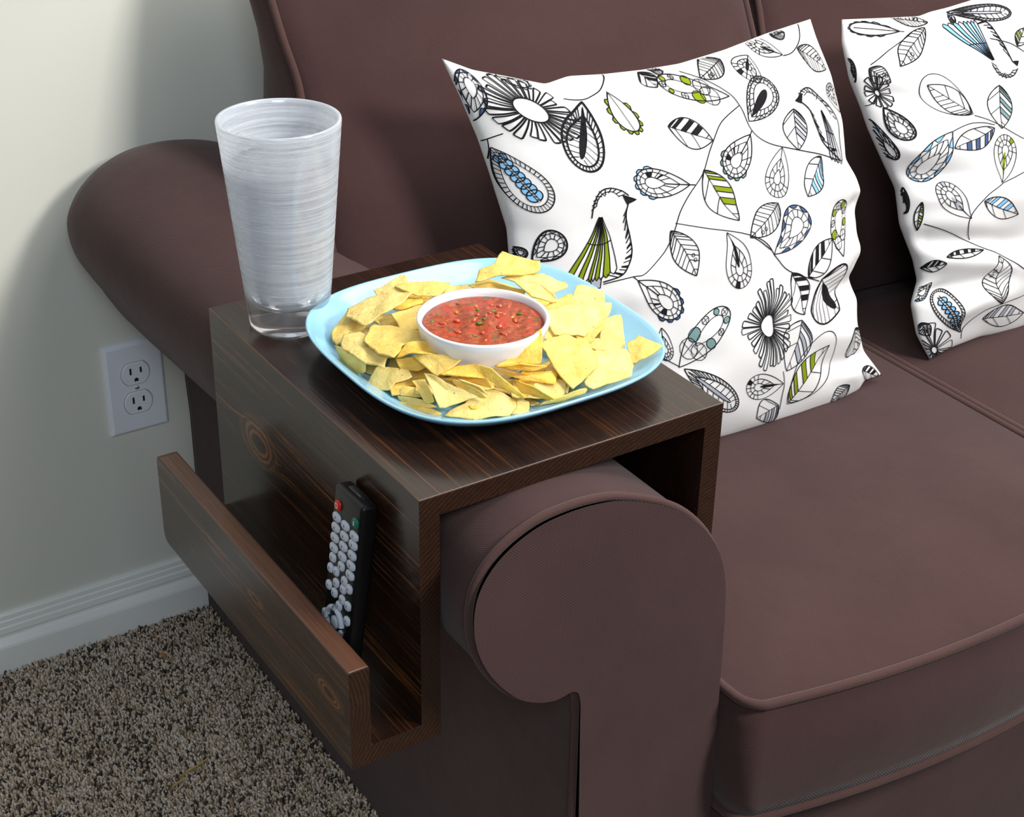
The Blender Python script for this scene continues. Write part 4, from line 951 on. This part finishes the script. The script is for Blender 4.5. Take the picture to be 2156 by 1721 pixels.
        for j, q in enumerate(ks):
            m_ = (o[q]+i1[q])/2; r = max(2., np.linalg.norm(o[q]-i1[q])*.42); t_ = np.linspace(0, 2*math.pi, 12, endpoint=False)
            p = np.stack([m_[0]+r*np.cos(t_), m_[1]+r*np.sin(t_)], 1); pr.line(X(p), fine, True)
            if j % 2: pr.fan(X(p), col)
            else: pr.line(X([m_-[r, 0], m_+[r, 0]]), .7); pr.line(X([m_-[0, r], m_+[0, r]]), .7)
    else: pr.line(X(o), lw, True)

def cat2(p, per=5): return smooth_path(np.array(p, float), per)
def draw_bird(pr, b):
    S = lambda k: cat2(b[k]) if len(b[k]) > 2 else np.array(b[k], float)
    pr.line(S('outline'), 1.3); pr.fan(np.array(b['beak'], float), 'black', .0006); pr.line(np.array(b['beak'], float), 1.0, True)
    top = np.array(b['top'], float); fan = np.array(b['fan'], float); w0 = np.array(b['wing'], float)
    # striped wing: feathers from the shoulder to the fan of tips
    for k in range(len(fan)-1):
        for j in range(2):
            a = fan[k]+(fan[k+1]-fan[k])*j/2; c = fan[k]+(fan[k+1]-fan[k])*(j+1)/2
            t_ = np.linspace(0.06, 1, 8)[:, None]
            P = top+(a-top)*t_; Q = top+(c-top)*t_
            if j == 0: pr.strip(P, Q, b['col'])
            pr.line(P, 1.0); pr.line(Q, 1.0); m = (a+c)/2; ex = m+(m-top)/(np.linalg.norm(m-top)+1e-6)*4
            pr.line(cat2([a, ex, c]), 1.0)
            if j == 0: pr.strip(cat2([a, ex, c], 3), np.linspace(a, c, len(cat2([a, ex, c], 3))), b['col'])
    mid = top+(fan-top)*.5; pr.line(cat2(mid), 1.0)
    br = S('breast'); pr.line(br, 1.4)
    cen = (top+fan.mean(0))/2
    for k in range(2, len(br)-3, 2):
        inw = cen-br[k]; inw = inw/(np.linalg.norm(inw)+1e-6)*7; q = br[k+2]+inw*.9 if k+2 < len(br) else br[k]+inw
        pr.line([br[k], q], 1.0)
        if k % 4 == 0: pr.strip(np.linspace(br[k], br[k+1], 3), np.linspace(q, q+.5*(br[k+1]-br[k]), 3), 'black')
    cap = S('cap'); ol = S('outline'); cc = cap.mean(0)
    for k in range(1, len(cap)-1, 2):
        inw = cc-cap[k]; inw = inw/(np.linalg.norm(inw)+1e-6)*6; pr.line([cap[k]-inw*.5, cap[k]+inw*.8], 1.0)
    pr.line(cap+(cc-cap)*.25, .9)
    if len(b['tail']) > 2: pr.fan(np.array(b['tail'], float), 'grey', .0005); pr.line(np.array(b['tail'], float), 1.0)

def pillow(spec, data, label):
    front, back = pillow_grid(spec, 150); n = 150
    r = empty('throw_pillow', tuple(np.array(spec['origin'])+np.array([.55 if spec is PILLOW_A else 1.08, 0, 0])), label, 'pillow')
    V = np.concatenate([front.reshape(-1, 3), back.reshape(-1, 3)])
    F = np.concatenate([grid_faces(n, n), grid_faces(n, n, off=n*n, flip=True)])
    # sew the two sheets together along the seam
    idx = np.arange(n*n).reshape(n, n); keep = np.arange(2*n*n); 
    edge = np.concatenate([idx[0], idx[-1], idx[:, 0], idx[:, -1]]); keep[edge+n*n] = edge
    F = keep[F]
    mesh('pillow_cover', V, F, M_COTTON, r)
    pr = Print(front); rg = random.Random(3)
    mots, stems, birds = data
    for s_ in stems: pr.line(cat2(s_), 1.0)
    for m_ in mots: draw(pr, m_, rg)
    for b in birds: draw_bird(pr, b)
    P = mesh('printed_pattern', np.concatenate(pr.V), [tuple(int(x) for x in f) for f in pr.F], None, r, True, [INK[k] for k in INKN], pr.M)
    P['label'] = 'black line print of leaves, flowers and birds with olive and blue fills'
    return r
pillow(PILLOW_A, PRINT_A, 'white square throw pillow printed with leaves and an olive winged bird, beside the tray table')
pillow(PILLOW_B, PRINT_B, 'white throw pillow cut off by the right edge, printed with a blue winged bird')

# ------------------------------------------------------------------ carpet pile
def carpet(x0, x1, y0, y1, step, mat_names):
    nx, ny = int((x1-x0)/step), int((y1-y0)/step)
    gx, gy = np.meshgrid(np.arange(nx), np.arange(ny), indexing='ij')
    x = x0+(gx.ravel()+rng.uniform(-.5, .5, nx*ny))*step; y = y0+(gy.ravel()+rng.uniform(-.5, .5, nx*ny))*step
    ok = ~((x > .125) & (y > -.03)) & (y < WY-.016); x, y = x[ok], y[ok]; m = len(x)
    h = rng.uniform(.0045, .0080, m); az = rng.uniform(0, 2*math.pi, m); ln = rng.uniform(.0, .006, m); w_ = step*.70
    th = rng.uniform(0, 2*math.pi, m)
    V = np.zeros((m, 7, 3))
    for k in range(3):
        a = th+k*2.0944
        V[:, k] = np.stack([x+w_*.75*np.cos(a), y+w_*.75*np.sin(a), np.full(m, -.002)], 1)
        a = a+.7
        V[:, 3+k] = np.stack([x+.6*ln*np.cos(az)+w_*np.cos(a), y+.6*ln*np.sin(az)+w_*np.sin(a), h*.68], 1)
    V[:, 6] = np.stack([x+ln*np.cos(az), y+ln*np.sin(az), h], 1)
    tri = np.array([(0, 1, 4), (0, 4, 3), (1, 2, 5), (1, 5, 4), (2, 0, 3), (2, 3, 5), (3, 4, 6), (4, 5, 6), (5, 3, 6)])
    F = (np.arange(m)[:, None, None]*7+tri[None]).reshape(-1, 3)
    me = bpy.data.meshes.new('carpet_pile')
    me.vertices.add(m*7); me.vertices.foreach_set('co', V.ravel())
    me.loops.add(F.size); me.loops.foreach_set('vertex_index', F.ravel())
    me.polygons.add(len(F)); me.polygons.foreach_set('loop_start', np.arange(0, F.size, 3)); me.polygons.foreach_set('loop_total', np.full(len(F), 3))
    me.polygons.foreach_set('use_smooth', np.ones(len(F), bool))
    at = me.attributes.new('yarn', 'FLOAT', 'FACE')
    # heather yarn: mostly beige with brown and charcoal flecks, in loose clumps
    cl = np.sin(x*55+2*np.sin(y*37))*np.sin(y*61+1.5*np.sin(x*43))
    yv = np.clip(rng.uniform(0, 1, m)+.10*cl, 0, 1)
    at.data.foreach_set('value', np.repeat(yv, 9))
    me.update(); me.validate()
    t = NT('heather_carpet_yarn'); a = t.n('ShaderNodeAttribute', attribute_name='yarn')
    c = t.ramp(a.outputs['Fac'], [(.0, lin(70, 66, 62)), (.14, lin(92, 82, 72)), (.22, lin(168, 146, 120)), (.5, lin(200, 182, 160)), (.8, lin(214, 200, 184)), (1.0, lin(226, 214, 202))])
    me.materials.append(t.set(color=c, rough=.95, spec=.1))
    o = bpy.data.objects.new('carpet_pile', me); COL.objects.link(o)
    tag(o, 'speckled beige and brown cut pile carpet on the floor left of the sofa', 'carpet', None, 'stuff'); return o
carpet(-.95, .16, -.55, WY, .0031, None)
# crumbs caught in the pile
def crumb(px, py, pts, mat, label, cat, r):
    V, F = sweep([(px+a, py+b, c) for a, b, c in pts], r, 6); F = F.tolist()+[list(range(6))[::-1], list(range(len(pts)*6-6, len(pts)*6))]
    return tag(mesh('crumb' if cat == 'crumb' else 'straw_wisp', V, F, mat), label, cat)
crumb(.0300, .7050, [(0, .004, .0085), (.0015, .0, .0095), (.003, -.005, .0085)], plain('orange_crumb', lin(186, 112, 36), .7), 'small orange crumb lying in the carpet near the baseboard', 'crumb', [.0012, .0022, .001])
for k, (px, py) in enumerate(((-.045, .478), (-.028, .490), (-.012, .494))):
    crumb(px, py, [(-.012, -.004, .0082), (0, .001, .0095), (.013, .006, .0085)], plain('straw', lin(196, 164, 104), .8), ('left', 'middle', 'right')[k]+' one of three straw wisps lying in the carpet in front of sofa side', 'straw', [.0008, .0014, .0007])
